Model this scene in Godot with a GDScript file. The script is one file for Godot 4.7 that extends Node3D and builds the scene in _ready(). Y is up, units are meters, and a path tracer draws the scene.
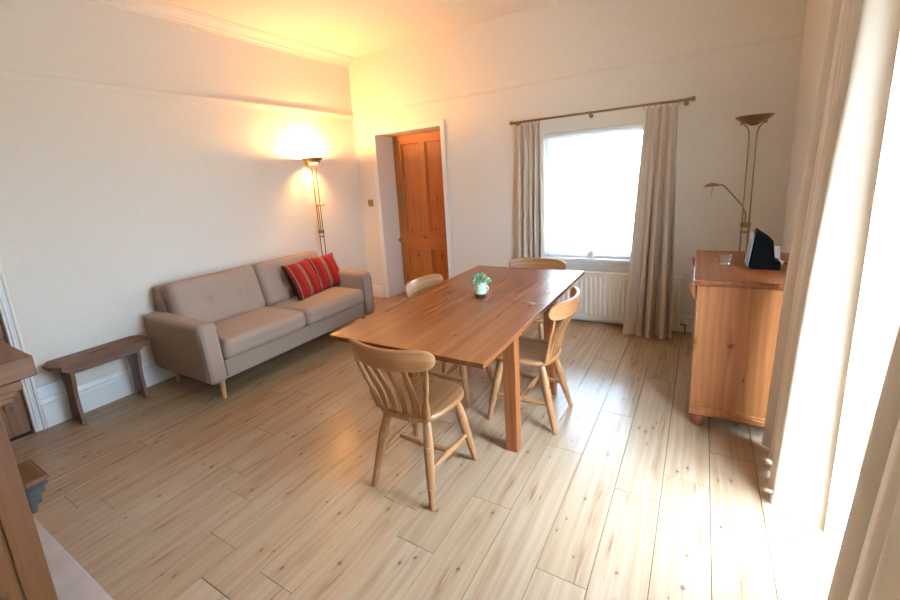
extends Node3D
# A dining and sitting room: sofa by the left wall, pine table and four chairs, chest of drawers, French window on the right.
# x runs along the back wall from the left corner, y is up, z runs from the back wall towards the camera. Metres.

const W := 4.39       # right wall
const D := 4.85       # front wall, behind the camera
const H := 3.05       # ceiling
const TH := 0.767     # table height
var M := {}
var used := {}
var rng := RandomNumberGenerator.new()

# ---------------------------------------------------------------- naming and nodes
func numbered(called: String, parent: Node) -> String:
	var key := str(parent.get_instance_id()) + "/" + called
	var n: int = used.get(key, 0)
	used[key] = n + 1
	return called if n == 0 else "%s_%03d" % [called, n]

func begin() -> SurfaceTool:
	var st := SurfaceTool.new()
	st.begin(Mesh.PRIMITIVE_TRIANGLES)
	return st

func mesh_of(st: SurfaceTool) -> ArrayMesh:
	st.index()
	return st.commit()

func part(called: String, st, m: Material, parent: Node = self) -> MeshInstance3D:
	var o := MeshInstance3D.new()
	o.mesh = mesh_of(st) if st is SurfaceTool else st
	o.material_override = m
	o.cast_shadow = GeometryInstance3D.SHADOW_CASTING_SETTING_ON
	o.name = numbered(called, parent)
	parent.add_child(o)
	return o

func thing(called: String, label: String, category: String, at := Vector3.ZERO, turn := 0.0, group := "") -> Node3D:
	var o := Node3D.new()
	o.name = numbered(called, self)
	add_child(o)
	o.position = at
	o.rotation.y = turn
	tag(o, label, category, group)
	return o

func tag(o: Node, label: String, category: String, group := "") -> void:
	o.set_meta("label", label)
	o.set_meta("category", category)
	if group != "":
		o.set_meta("group", group)

func structure(called: String, label: String, at := Vector3.ZERO) -> Node3D:
	var o := Node3D.new()
	o.name = called
	add_child(o)
	o.position = at
	o.set_meta("kind", "structure")
	o.set_meta("label", label)
	return o

func shell(called: String, label: String, st, m: Material) -> MeshInstance3D:
	var o := part(called, st, m)
	o.set_meta("kind", "structure")
	o.set_meta("label", label)
	return o

func copy_of(o: Node3D, called: String, label: String, at: Vector3, turn: float) -> Node3D:
	var c: Node3D = o.duplicate()
	c.name = numbered(called, self)
	add_child(c)
	c.position = at
	c.rotation.y = turn
	c.set_meta("label", label)
	return c

# ---------------------------------------------------------------- shapes
func vert(st: SurfaceTool, p: Vector3, n: Vector3, uv: Vector2) -> void:
	st.set_normal(n)
	st.set_uv(uv)
	st.add_vertex(p)

func quad(st: SurfaceTool, p: Array, n: Array, uv: Array) -> void:   # p in clockwise order seen from outside
	var g: Vector3 = (p[2] - p[0]).cross(p[1] - p[0]) + (p[3] - p[0]).cross(p[2] - p[0])
	for i in ([0, 1, 2, 0, 2, 3] if g.dot(n[0] + n[2]) >= 0.0 else [0, 2, 1, 0, 3, 2]):
		vert(st, p[i], n[i], uv[i])

func triangle(st: SurfaceTool, p: Array, n: Vector3, uv: Array) -> void:
	var g: Vector3 = (p[2] - p[0]).cross(p[1] - p[0])
	for i in ([0, 1, 2] if g.dot(n) >= 0.0 else [0, 2, 1]):
		vert(st, p[i], n, uv[i])

func grain_uv(p: Vector3, face: int, g: int, off: Vector2) -> Vector2:
	var a := (face + 1) % 3
	var b := (face + 2) % 3
	if a == g:
		return Vector2(p[b], p[a]) + off
	return Vector2(p[a], p[b]) + off

# a plain box, centre c
func box(st: SurfaceTool, c: Vector3, s: Vector3, g := 1, x := Transform3D(), off := Vector2.ZERO) -> void:
	rbox(st, c, s, 0.0, g, 0, 1, x, null, off)

# a box with rounded edges of radius r (k steps), faces cut in sub pieces and bent by f
func rbox(st: SurfaceTool, c: Vector3, s: Vector3, r := 0.003, g := 1, k := 1, sub := 1, x := Transform3D(), f = null, off := Vector2.ZERO) -> void:
	var h := s * 0.5
	r = minf(r, minf(h.x, minf(h.y, h.z)) * 0.999)
	var inner := h - Vector3(r, r, r)
	var lines := []
	for ax in 3:
		var l := []
		for i in k:
			l.append(-h[ax] + r * float(i) / k)
		for i in sub + 1:
			l.append(lerpf(-inner[ax], inner[ax], float(i) / sub))
		for i in range(k - 1, -1, -1):
			l.append(h[ax] - r * float(i) / k)
		lines.append(l)
	for ax in 3:
		var ua := (ax + 1) % 3
		var va := (ax + 2) % 3
		for sg in [-1.0, 1.0]:
			var pts := []
			var nrm := []
			var uvs := []
			var us: Array = lines[ua]
			var vs: Array = lines[va]
			for i in us.size():
				var rp := []
				var rn := []
				var ru := []
				for j in vs.size():
					var q := Vector3()
					q[ax] = sg * h[ax]
					q[ua] = us[i]
					q[va] = vs[j]
					var p := round_map(q, inner, r)
					var n := Vector3()
					n[ax] = sg
					if r > 0.0:
						n = (p - p.clamp(-inner, inner)).normalized()
					if f != null:
						var e := 0.004
						var qu := q
						var qv := q
						var su := 1.0 if us[i] < 0.0 else -1.0
						var sv := 1.0 if vs[j] < 0.0 else -1.0
						qu[ua] += e * su
						qv[va] += e * sv
						var b: Vector3 = f.call(p)
						var du: Vector3 = (f.call(round_map(qu, inner, r)) - b) * su
						var dv: Vector3 = (f.call(round_map(qv, inner, r)) - b) * sv
						var nn: Vector3 = du.cross(dv) * sg
						if nn.length() > 1e-12:
							n = nn.normalized()
						p = b
					rp.append(x * (p + c))
					rn.append((x.basis * n).normalized())
					ru.append(grain_uv(p + c, ax, g, off))
				pts.append(rp)
				nrm.append(rn)
				uvs.append(ru)
			for i in us.size() - 1:
				for j in vs.size() - 1:
					var o := [[i, j], [i, j + 1], [i + 1, j + 1], [i + 1, j]]
					if sg < 0.0:
						o.reverse()
					quad(st, o.map(func(a): return pts[a[0]][a[1]]), o.map(func(a): return nrm[a[0]][a[1]]), o.map(func(a): return uvs[a[0]][a[1]]))

func round_map(q: Vector3, inner: Vector3, r: float) -> Vector3:
	if r <= 0.0:
		return q
	var c := q.clamp(-inner, inner)
	var d := q - c
	return c + d.normalized() * r if d.length() > 1e-9 else q

# a surface over rows of points; closed_v joins the last column to the first
func sheet(st: SurfaceTool, rows: Array, closed_v := false, uv_scale := Vector2.ONE, flip := false, planar := false) -> void:
	var nr := rows.size()
	var nc: int = rows[0].size()
	var nrm := []
	var ulen := [0.0]
	for i in range(1, nr):
		ulen.append(ulen[i - 1] + (rows[i][0] as Vector3).distance_to(rows[i - 1][0]))
	var vlen := [0.0]
	var mid := nr / 2
	for j in range(1, nc + 1):
		vlen.append(vlen[j - 1] + (rows[mid][j % nc] as Vector3).distance_to(rows[mid][j - 1]))
	for i in nr:
		var r := []
		for j in nc:
			var du: Vector3 = rows[mini(i + 1, nr - 1)][j] - rows[maxi(i - 1, 0)][j]
			var j0 := (j - 1 + nc) % nc if closed_v else maxi(j - 1, 0)
			var j1 := (j + 1) % nc if closed_v else mini(j + 1, nc - 1)
			var dv: Vector3 = rows[i][j1] - rows[i][j0]
			var n := du.cross(dv)
			if n.length() < 1e-12:
				var i2 := clampi(i, 1, nr - 2)
				dv = rows[i2][j1] - rows[i2][j0]
				n = du.cross(dv)
			n = n.normalized()
			r.append(-n if flip else n)
		nrm.append(r)
	for i in nr - 1:
		for j in (nc if closed_v else nc - 1):
			var jn := (j + 1) % nc
			var o := [[i, j, j], [i, jn, j + 1], [i + 1, jn, j + 1], [i + 1, j, j]]
			if flip:
				o.reverse()
			quad(st, o.map(func(a): return rows[a[0]][a[1]]), o.map(func(a): return nrm[a[0]][a[1]]), o.map(func(a): return Vector2(rows[a[0]][a[1]].x + 0.2, rows[a[0]][a[1]].z + 0.3) if planar else Vector2(vlen[a[2]] * uv_scale.x, ulen[a[0]] * uv_scale.y)))

func fan(st: SurfaceTool, ring: Array, n: Vector3) -> void:
	var c := Vector3.ZERO
	for p in ring:
		c += p
	c /= ring.size()
	for i in ring.size():
		var a: Vector3 = ring[i]
		var b: Vector3 = ring[(i + 1) % ring.size()]
		var three := [c, a, b]
		triangle(st, three, n, three.map(func(p): return Vector2(p.x + p.z, p.y + p.z)))

# a round bar along a path
func tube(st: SurfaceTool, path: Array, rad, segs := 8, caps := true) -> void:
	var rows := []
	var n := path.size()
	var side := Vector3.ZERO
	for i in n:
		var d: Vector3 = ((path[mini(i + 1, n - 1)] as Vector3) - path[maxi(i - 1, 0)]).normalized()
		if side == Vector3.ZERO:
			side = d.cross(Vector3.UP if absf(d.y) < 0.9 else Vector3.RIGHT).normalized()
		side = (side - d * side.dot(d)).normalized()
		var up := d.cross(side)
		var r: float = rad[i] if rad is Array else rad
		var row := []
		for j in segs:
			var a := TAU * j / segs
			row.append((path[i] as Vector3) + (side * cos(a) + up * sin(a)) * r)
		rows.append(row)
	sheet(st, rows, true, Vector2.ONE, true)
	if caps:
		fan(st, rows[0], ((path[0] as Vector3) - path[1]).normalized())
		fan(st, rows[n - 1], ((path[n - 1] as Vector3) - path[n - 2]).normalized())

# a turned shape: profile of (radius, height) round the y axis of x
func lathe(st: SurfaceTool, prof: Array, segs := 16, x := Transform3D()) -> void:
	var rows := []
	for p in prof:
		var row := []
		for j in segs:
			var a := TAU * j / segs
			row.append(x * Vector3(p[0] * cos(a), p[1], p[0] * sin(a)))
		rows.append(row)
	# split at sharp corners so that rims stay crisp
	var start := 0
	for i in range(1, prof.size()):
		var sharp := i == prof.size() - 1
		if not sharp:
			var a := Vector2(prof[i][0] - prof[i - 1][0], prof[i][1] - prof[i - 1][1]).normalized()
			var b := Vector2(prof[i + 1][0] - prof[i][0], prof[i + 1][1] - prof[i][1]).normalized()
			sharp = a.dot(b) < 0.6
		if sharp:
			sheet(st, rows.slice(start, i + 1), true)
			start = i

func along(a: Vector3, b: Vector3) -> Transform3D:
	var y := (b - a).normalized()
	var x := y.cross(Vector3.FORWARD if absf(y.z) < 0.9 else Vector3.RIGHT).normalized()
	return Transform3D(Basis(x, y, x.cross(y)), a)

# an outline in the xy plane of x, from z = d0 to d1; grain: 0 along x, 1 along y
func prism(st: SurfaceTool, poly: Array, d0: float, d1: float, x := Transform3D(), grain := 1, off := Vector2.ZERO) -> void:
	var pk := PackedVector2Array(poly)
	if Geometry2D.is_polygon_clockwise(pk):
		pk.reverse()
	var tri := Geometry2D.triangulate_polygon(pk)
	var uvf := func(p: Vector2) -> Vector2: return (Vector2(p.x, p.y) if grain == 1 else Vector2(p.y, p.x)) + off
	for t in range(0, tri.size(), 3):
		var a := pk[tri[t]]
		var b := pk[tri[t + 1]]
		var c := pk[tri[t + 2]]
		var three := [a, b, c]
		for d in [d0, d1]:
			var n := (x.basis * Vector3(0, 0, 1.0 if d == d1 else -1.0)).normalized()
			triangle(st, three.map(func(q): return x * Vector3(q.x, q.y, d)), n, three.map(uvf))
	for i in pk.size():
		var a := pk[i]
		var b := pk[(i + 1) % pk.size()]
		var e := (b - a).normalized()
		var n := (x.basis * Vector3(e.y, -e.x, 0)).normalized()
		var p := [x * Vector3(a.x, a.y, d0), x * Vector3(a.x, a.y, d1), x * Vector3(b.x, b.y, d1), x * Vector3(b.x, b.y, d0)]
		var ua: Vector2 = uvf.call(a)
		var ub: Vector2 = uvf.call(b)
		quad(st, p, [n, n, n, n], [ua, ua + Vector2(d1 - d0, 0), ub + Vector2(d1 - d0, 0), ub])

# a flat strip bent along a path: half width vector w (per point) and half thickness vector t
func strip(st: SurfaceTool, path: Array, w: Array, t: Array) -> void:
	for f in 4:
		var rows := []
		for i in path.size():
			var c := [path[i] + w[i] + t[i], path[i] - w[i] + t[i], path[i] - w[i] - t[i], path[i] + w[i] - t[i]]
			rows.append([c[f], c[(f + 1) % 4]])
		sheet(st, rows)
	for e in [0, path.size() - 1]:
		var n: Vector3 = (w[e] as Vector3).cross(t[e]).normalized()
		fan(st, [path[e] + w[e] + t[e], path[e] - w[e] + t[e], path[e] - w[e] - t[e], path[e] + w[e] - t[e]], n)

func tri_xform(ox: Vector3, px: Vector3, py: Vector3) -> Transform3D:
	return Transform3D(Basis(px, py, px.cross(py)), ox)

# ---------------------------------------------------------------- textures and materials
func noise(s: int, freq: float, oct := 3) -> FastNoiseLite:
	var n := FastNoiseLite.new()
	n.seed = s
	n.noise_type = FastNoiseLite.TYPE_SIMPLEX
	n.frequency = freq
	n.fractal_octaves = oct
	return n

# wood with its grain along v; knots = list of [u, v, size] in metres, the picture covers lu x lv metres
func wood(s: int, w: int, h: int, lu: float, lv: float, light: Color, dark: Color, knotc: Color, ring: float, knots: Array, contrast := 1.0, heart := -1.0) -> ImageTexture:
	var im := Image.create(w, h, false, Image.FORMAT_RGB8)
	var a := noise(s, 1.0, 2)
	var b := noise(s + 1, 1.0, 3)
	var c := noise(s + 2, 1.0, 2)
	var ku := lu / w
	var kv := lv / h
	for j in h:
		var v := j * kv
		var near := []
		for k in knots:
			if absf(k[1] - v) < k[2] * 7.0:
				near.append(k)
		for i in w:
			var u := i * ku
			var uu := u + 0.007 * a.get_noise_2d(u * 4.0, v * 1.3)
			var kd := 0.0
			for k in near:
				var du: float = u - k[0]
				var dv: float = v - k[1]
				var q: float = (du * du + dv * dv * 0.25) / (k[2] * k[2])
				uu += signf(du) * k[2] * 0.8 * exp(-q * 0.35)
				var q2: float = (du * du + dv * dv * 0.6) / (k[2] * k[2]) * (1.0 + 1.2 * b.get_noise_2d(u * 90.0 + k[0] * 50.0, v * 90.0))
				kd = maxf(kd, maxf(exp(-q2 * q2 * 1.4), 0.30 * exp(-(du * du * 1.6 + dv * dv * 0.03) / (k[2] * k[2]))))
			var t := 0.55 + 0.6 * contrast * b.get_noise_2d(uu * ring, v * 0.55)
			var fine := c.get_noise_2d(uu * 260.0, v * 5.0)
			t += fine * 0.16 * contrast
			var col := dark.lerp(light, clampf(t, 0.0, 1.0))
			if heart >= 0.0:
				var hx := (u - heart - 0.02 * a.get_noise_2d(7.0, v * 1.6)) / 0.016
				var hs := exp(-hx * hx) * clampf(0.25 + 1.1 * a.get_noise_2d(31.0, v * 2.2), 0.0, 1.0) * clampf(0.5 + 1.4 * b.get_noise_2d(uu * 120.0, v * 2.0), 0.0, 1.0) * 0.8
				col = col.lerp(Color(dark.r * 0.86, dark.g * 0.76, dark.b * 0.68), hs)
			if kd > 0.02:
				col = col.lerp(knotc, kd * (0.8 + 0.2 * fine))
			im.set_pixel(i, j, col)
	im.generate_mipmaps()
	return ImageTexture.create_from_image(im)

func cloud(s: int, size: int, freq: float, lo: Color, hi: Color, oct := 4) -> ImageTexture:
	var im := Image.create(size, size, false, Image.FORMAT_RGB8)
	var n := noise(s, freq, oct)
	for j in size:
		for i in size:
			im.set_pixel(i, j, lo.lerp(hi, clampf(0.5 + 0.8 * n.get_noise_2d(i, j), 0, 1)))
	return ImageTexture.create_from_image(im)

func weave(size: int, lo: Color, hi: Color) -> ImageTexture:
	var im := Image.create(size, size, false, Image.FORMAT_RGB8)
	var r := RandomNumberGenerator.new()
	r.seed = 71
	for j in size:
		for i in size:
			var t := 0.5 + 0.25 * (1.0 if (i / 2 + j / 2) % 2 == 0 else -1.0) + r.randf_range(-0.25, 0.25)
			im.set_pixel(i, j, lo.lerp(hi, clampf(t, 0, 1)))
	return ImageTexture.create_from_image(im)

func mat(called: String, col: Color, rough := 0.6, tex: Texture2D = null, scale := Vector2.ONE, metal := 0.0) -> StandardMaterial3D:
	var m := StandardMaterial3D.new()
	m.resource_name = called
	m.albedo_color = col
	m.roughness = rough
	m.metallic = metal
	if tex:
		m.albedo_texture = tex
		m.uv1_scale = Vector3(scale.x, scale.y, 1)
	M[called] = m
	return m

func tri(m: StandardMaterial3D, s: float, world := true) -> StandardMaterial3D:
	m.uv1_triplanar = true
	m.uv1_world_triplanar = world
	m.uv1_scale = Vector3(s, s, s)
	return m

func materials() -> void:
	var c := func(r, g, b) -> Color: return Color(r, g, b)
	var pine_knots := [[0.10, 0.22, 0.010], [0.33, 0.52, 0.014], [0.52, 0.16, 0.009], [0.21, 0.88, 0.012], [0.46, 0.97, 0.010], [0.06, 0.70, 0.007], [0.40, 0.33, 0.007]]
	var pine := wood(11, 384, 768, 0.6, 1.2, c.call(1, 1, 1), c.call(0.80, 0.70, 0.58), c.call(0.45, 0.30, 0.20), 30.0, pine_knots, 0.6)
	var plain := wood(23, 256, 512, 0.4, 1.0, c.call(1, 1, 1), c.call(0.76, 0.66, 0.55), c.call(0.5, 0.35, 0.25), 36.0, [], 0.7)
	var oak := wood(37, 512, 1024, 0.95, 1.85, c.call(1, 1, 1), c.call(0.74, 0.62, 0.52), c.call(0.30, 0.18, 0.12), 11.0, [[0.62, 1.55, 0.006], [0.70, 1.20, 0.004], [0.2, 0.5, 0.005]], 0.55)
	var ps := Vector2(1 / 0.6, 1 / 1.2)
	var ls := Vector2(1 / 0.4, 1.0)
	tri(mat("wall_paint", c.call(0.885, 0.85, 0.79), 0.75, cloud(5, 128, 0.08, c.call(0.99, 0.99, 0.99), c.call(1, 1, 1))), 1.3)
	mat("ceiling_paint", c.call(0.875, 0.85, 0.805), 0.8)
	mat("gloss_white", c.call(0.895, 0.88, 0.85), 0.35)
	mat("subfloor", c.call(0.20, 0.14, 0.09), 0.9)
	mat("table_wood", c.call(0.55, 0.325, 0.17), 0.27, oak, Vector2(1 / 0.95, 1 / 1.85))
	mat("table_leg_wood", c.call(0.62, 0.365, 0.195), 0.38, plain, ls)
	mat("chair_wood", c.call(0.685, 0.49, 0.315), 0.38, plain, ls)
	mat("pale_wood", c.call(0.86, 0.70, 0.50), 0.4, plain, ls)
	mat("door_wood", c.call(0.76, 0.465, 0.235), 0.42, pine, ps)
	mat("chest_wood", c.call(0.69, 0.445, 0.25), 0.42, pine, ps)
	mat("chest_top_wood", c.call(0.60, 0.345, 0.195), 0.36, plain, ls)
	mat("bench_wood", c.call(0.50, 0.365, 0.285), 0.5, plain, ls)
	mat("side_door_wood", c.call(0.56, 0.39, 0.28), 0.45, pine, ps)
	mat("mantel_wood", c.call(0.43, 0.27, 0.12), 0.4, pine, ps)
	mat("mantel_red", c.call(0.46, 0.27, 0.20), 0.45, plain, ls)
	mat("charcoal_iron", c.call(0.17, 0.155, 0.14), 0.5)
	mat("hearth_stone", c.call(0.77, 0.69, 0.64), 0.5, cloud(9, 128, 0.06, c.call(0.93, 0.93, 0.92), c.call(1, 1, 1)))
	var fab := weave(256, c.call(0.90, 0.90, 0.90), c.call(1, 1, 1))
	var soft := cloud(81, 128, 0.25, c.call(0.98, 0.98, 0.98), c.call(1, 1, 1))
	var sofa := tri(mat("sofa_fabric", c.call(0.645, 0.55, 0.475), 0.95, fab), 2.2)
	sofa.rim_enabled = true
	sofa.rim = 0.25
	sofa.rim_tint = 0.6
	mat("sofa_piping", c.call(0.40, 0.35, 0.31), 0.95)
	var cur := tri(mat("curtain_cloth", c.call(0.83, 0.755, 0.665), 0.95, soft), 1.5)
	cur.backlight_enabled = true
	cur.backlight = c.call(0.07, 0.062, 0.05)
	mat("brass", c.call(0.72, 0.56, 0.33), 0.32, null, Vector2.ONE, 1.0)
	mat("antique_brass", c.call(0.60, 0.49, 0.335), 0.36, null, Vector2.ONE, 1.0)
	mat("steel", c.call(0.75, 0.74, 0.72), 0.3, null, Vector2.ONE, 1.0)
	mat("radiator_enamel", c.call(0.90, 0.86, 0.77), 0.4)
	var slat := mat("blind_slat", c.call(0.93, 0.93, 0.93), 0.5)
	slat.backlight_enabled = true
	slat.backlight = c.call(0.06, 0.06, 0.06)
	mat("white_plastic", c.call(0.92, 0.92, 0.91), 0.35)
	mat("black_plastic", c.call(0.03, 0.03, 0.03), 0.9).metallic_specular = 0.25
	mat("grey_screen", c.call(0.45, 0.43, 0.41), 0.3)
	var g := mat("clear_glass", Color(1, 1, 1, 0.06), 0.02)
	g.transparency = BaseMaterial3D.TRANSPARENCY_ALPHA
	var tg := mat("thick_glass", Color(1, 1, 1, 0.04), 0.02)
	tg.refraction_enabled = true
	tg.refraction_scale = 0.05
	tg.transparency = BaseMaterial3D.TRANSPARENCY_ALPHA
	var fg := mat("frosted_glass", Color(1.0, 0.98, 0.94, 0.5), 0.2)
	fg.transparency = BaseMaterial3D.TRANSPARENCY_ALPHA
	var bulb := mat("halogen_bulb", c.call(1, 0.9, 0.7), 0.4)
	bulb.emission_enabled = true
	bulb.emission = c.call(1.0, 0.80, 0.50)
	bulb.emission_energy_multiplier = 12.0
	mat("mug_glaze", c.call(0.86, 0.90, 0.82), 0.25, cloud(44, 64, 0.12, c.call(0.72, 0.86, 0.72), c.call(1, 1, 1)), Vector2(8, 8))
	mat("mug_foot", c.call(0.25, 0.13, 0.09), 0.4)
	mat("leaf", c.call(0.42, 0.56, 0.38), 0.6)
	mat("leaf_pale", c.call(0.68, 0.72, 0.58), 0.6)
	mat("soil", c.call(0.16, 0.11, 0.08), 0.95)
	mat("cable", c.call(0.06, 0.06, 0.06), 0.5)
	mat("paving", c.call(0.70, 0.69, 0.66), 0.9, cloud(61, 128, 0.05, c.call(0.8, 0.8, 0.8), c.call(1, 1, 1)))
	# red striped cushion cover
	var im := Image.create(256, 8, false, Image.FORMAT_RGB8)
	im.fill(c.call(0.70, 0.10, 0.085))
	var bands := [[0, 12, [0.10, 0.05, 0.05]], [12, 30, [0.55, 0.06, 0.07]], [30, 34, [0.84, 0.70, 0.48]], [34, 40, [0.30, 0.05, 0.05]], [52, 72, [0.62, 0.07, 0.075]], [80, 92, [0.76, 0.13, 0.095]],
		[104, 107, [0.12, 0.06, 0.05]], [107, 111, [0.84, 0.72, 0.5]], [111, 116, [0.10, 0.06, 0.05]], [116, 121, [0.84, 0.72, 0.5]], [121, 126, [0.14, 0.06, 0.05]], [126, 129, [0.80, 0.68, 0.45]],
		[140, 164, [0.60, 0.065, 0.07]], [176, 196, [0.75, 0.12, 0.10]], [206, 216, [0.52, 0.05, 0.06]], [226, 230, [0.84, 0.72, 0.5]], [230, 238, [0.12, 0.06, 0.05]], [238, 256, [0.58, 0.07, 0.08]]]
	for b in bands:
		im.fill_rect(Rect2i(b[0], 0, b[1] - b[0], 8), Color(b[2][0], b[2][1], b[2][2]))
	mat("red_stripe", c.call(0.86, 0.82, 0.82), 0.95, ImageTexture.create_from_image(im), Vector2(1 / 0.42, 1.0))
	# laminate boards: each picture is one board, 0.195 x 1.28 m
	for i in 6:
		var kn := []
		rng.seed = 300 + i
		for k in 4 + i % 3:
			kn.append([rng.randf_range(0.02, 0.175), rng.randf_range(0.05, 1.23), rng.randf_range(0.003, 0.0085)])
		var warm := [0.0, 0.35, -0.2, 0.15, 0.5, -0.35][i] as float
		var li: Color = c.call(0.725, 0.62, 0.505).lerp(c.call(0.69, 0.565, 0.435), clampf(warm, 0, 1)).lerp(c.call(0.74, 0.655, 0.555), clampf(-warm, 0, 1))
		var t := wood(400 + i * 7, 112, 736, 0.195, 1.28, li, c.call(0.56, 0.43, 0.31), c.call(0.38, 0.27, 0.19), 20.0, kn, 0.42, rng.randf_range(0.04, 0.155))
		mat("board_%d" % i, Color.WHITE, 0.24, t, Vector2(1 / 0.195, 1 / 1.28))

# ---------------------------------------------------------------- camera, sky
func view_and_sky() -> void:
	var cam := Camera3D.new()
	cam.name = "camera"
	add_child(cam)
	var f := 424.2892
	cam.near = 0.05
	cam.far = 100.0
	cam.projection = Camera3D.PROJECTION_FRUSTUM
	cam.size = 600.0 / f * cam.near
	cam.frustum_offset = Vector2(17.9453, -31.4377) / f * cam.near
	cam.position = Vector3(3.82268, 1.52301, 4.33148)
	cam.rotation = Vector3(-0.2066, 0.5709, -0.0685)
	cam.current = true
	var e := Environment.new()
	e.background_mode = Environment.BG_SKY
	var sm := ProceduralSkyMaterial.new()       # an overcast sky
	sm.sky_top_color = Color(0.73, 0.86, 1.0)       # an overcast sky is three times as bright overhead as at the horizon
	sm.sky_horizon_color = Color(0.465, 0.545, 0.62)
	sm.sky_curve = 0.6
	sm.ground_horizon_color = Color(0.42, 0.43, 0.42)
	sm.ground_bottom_color = Color(0.38, 0.38, 0.37)
	sm.sky_energy_multiplier = 1.0
	sm.ground_energy_multiplier = 1.0
	sm.energy_multiplier = 112.0
	e.sky = Sky.new()
	e.sky.sky_material = sm
	e.tonemap_mode = Environment.TONE_MAPPER_LINEAR
	e.tonemap_exposure = 1.0
	e.sdfgi_enabled = true
	e.ssao_enabled = true
	e.ssil_enabled = true
	var we := WorldEnvironment.new()
	we.name = "environment"
	we.environment = e
	add_child(we)

# ---------------------------------------------------------------- the room
const DX0 := 0.33
const DX1 := 1.285
const DTOP := 2.11
const WX0 := 2.46
const WX1 := 3.42
const WY0 := 0.655
const WY1 := 1.885
const FZ0 := 1.72
const FZ1 := 3.50
const FTOP := 2.42
const LZ0 := 3.60
const LZ1 := 4.40
const LTOP := 2.05

func span(st: SurfaceTool, a: Vector3, b: Vector3) -> void:
	box(st, (a + b) * 0.5, (b - a).abs())

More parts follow.
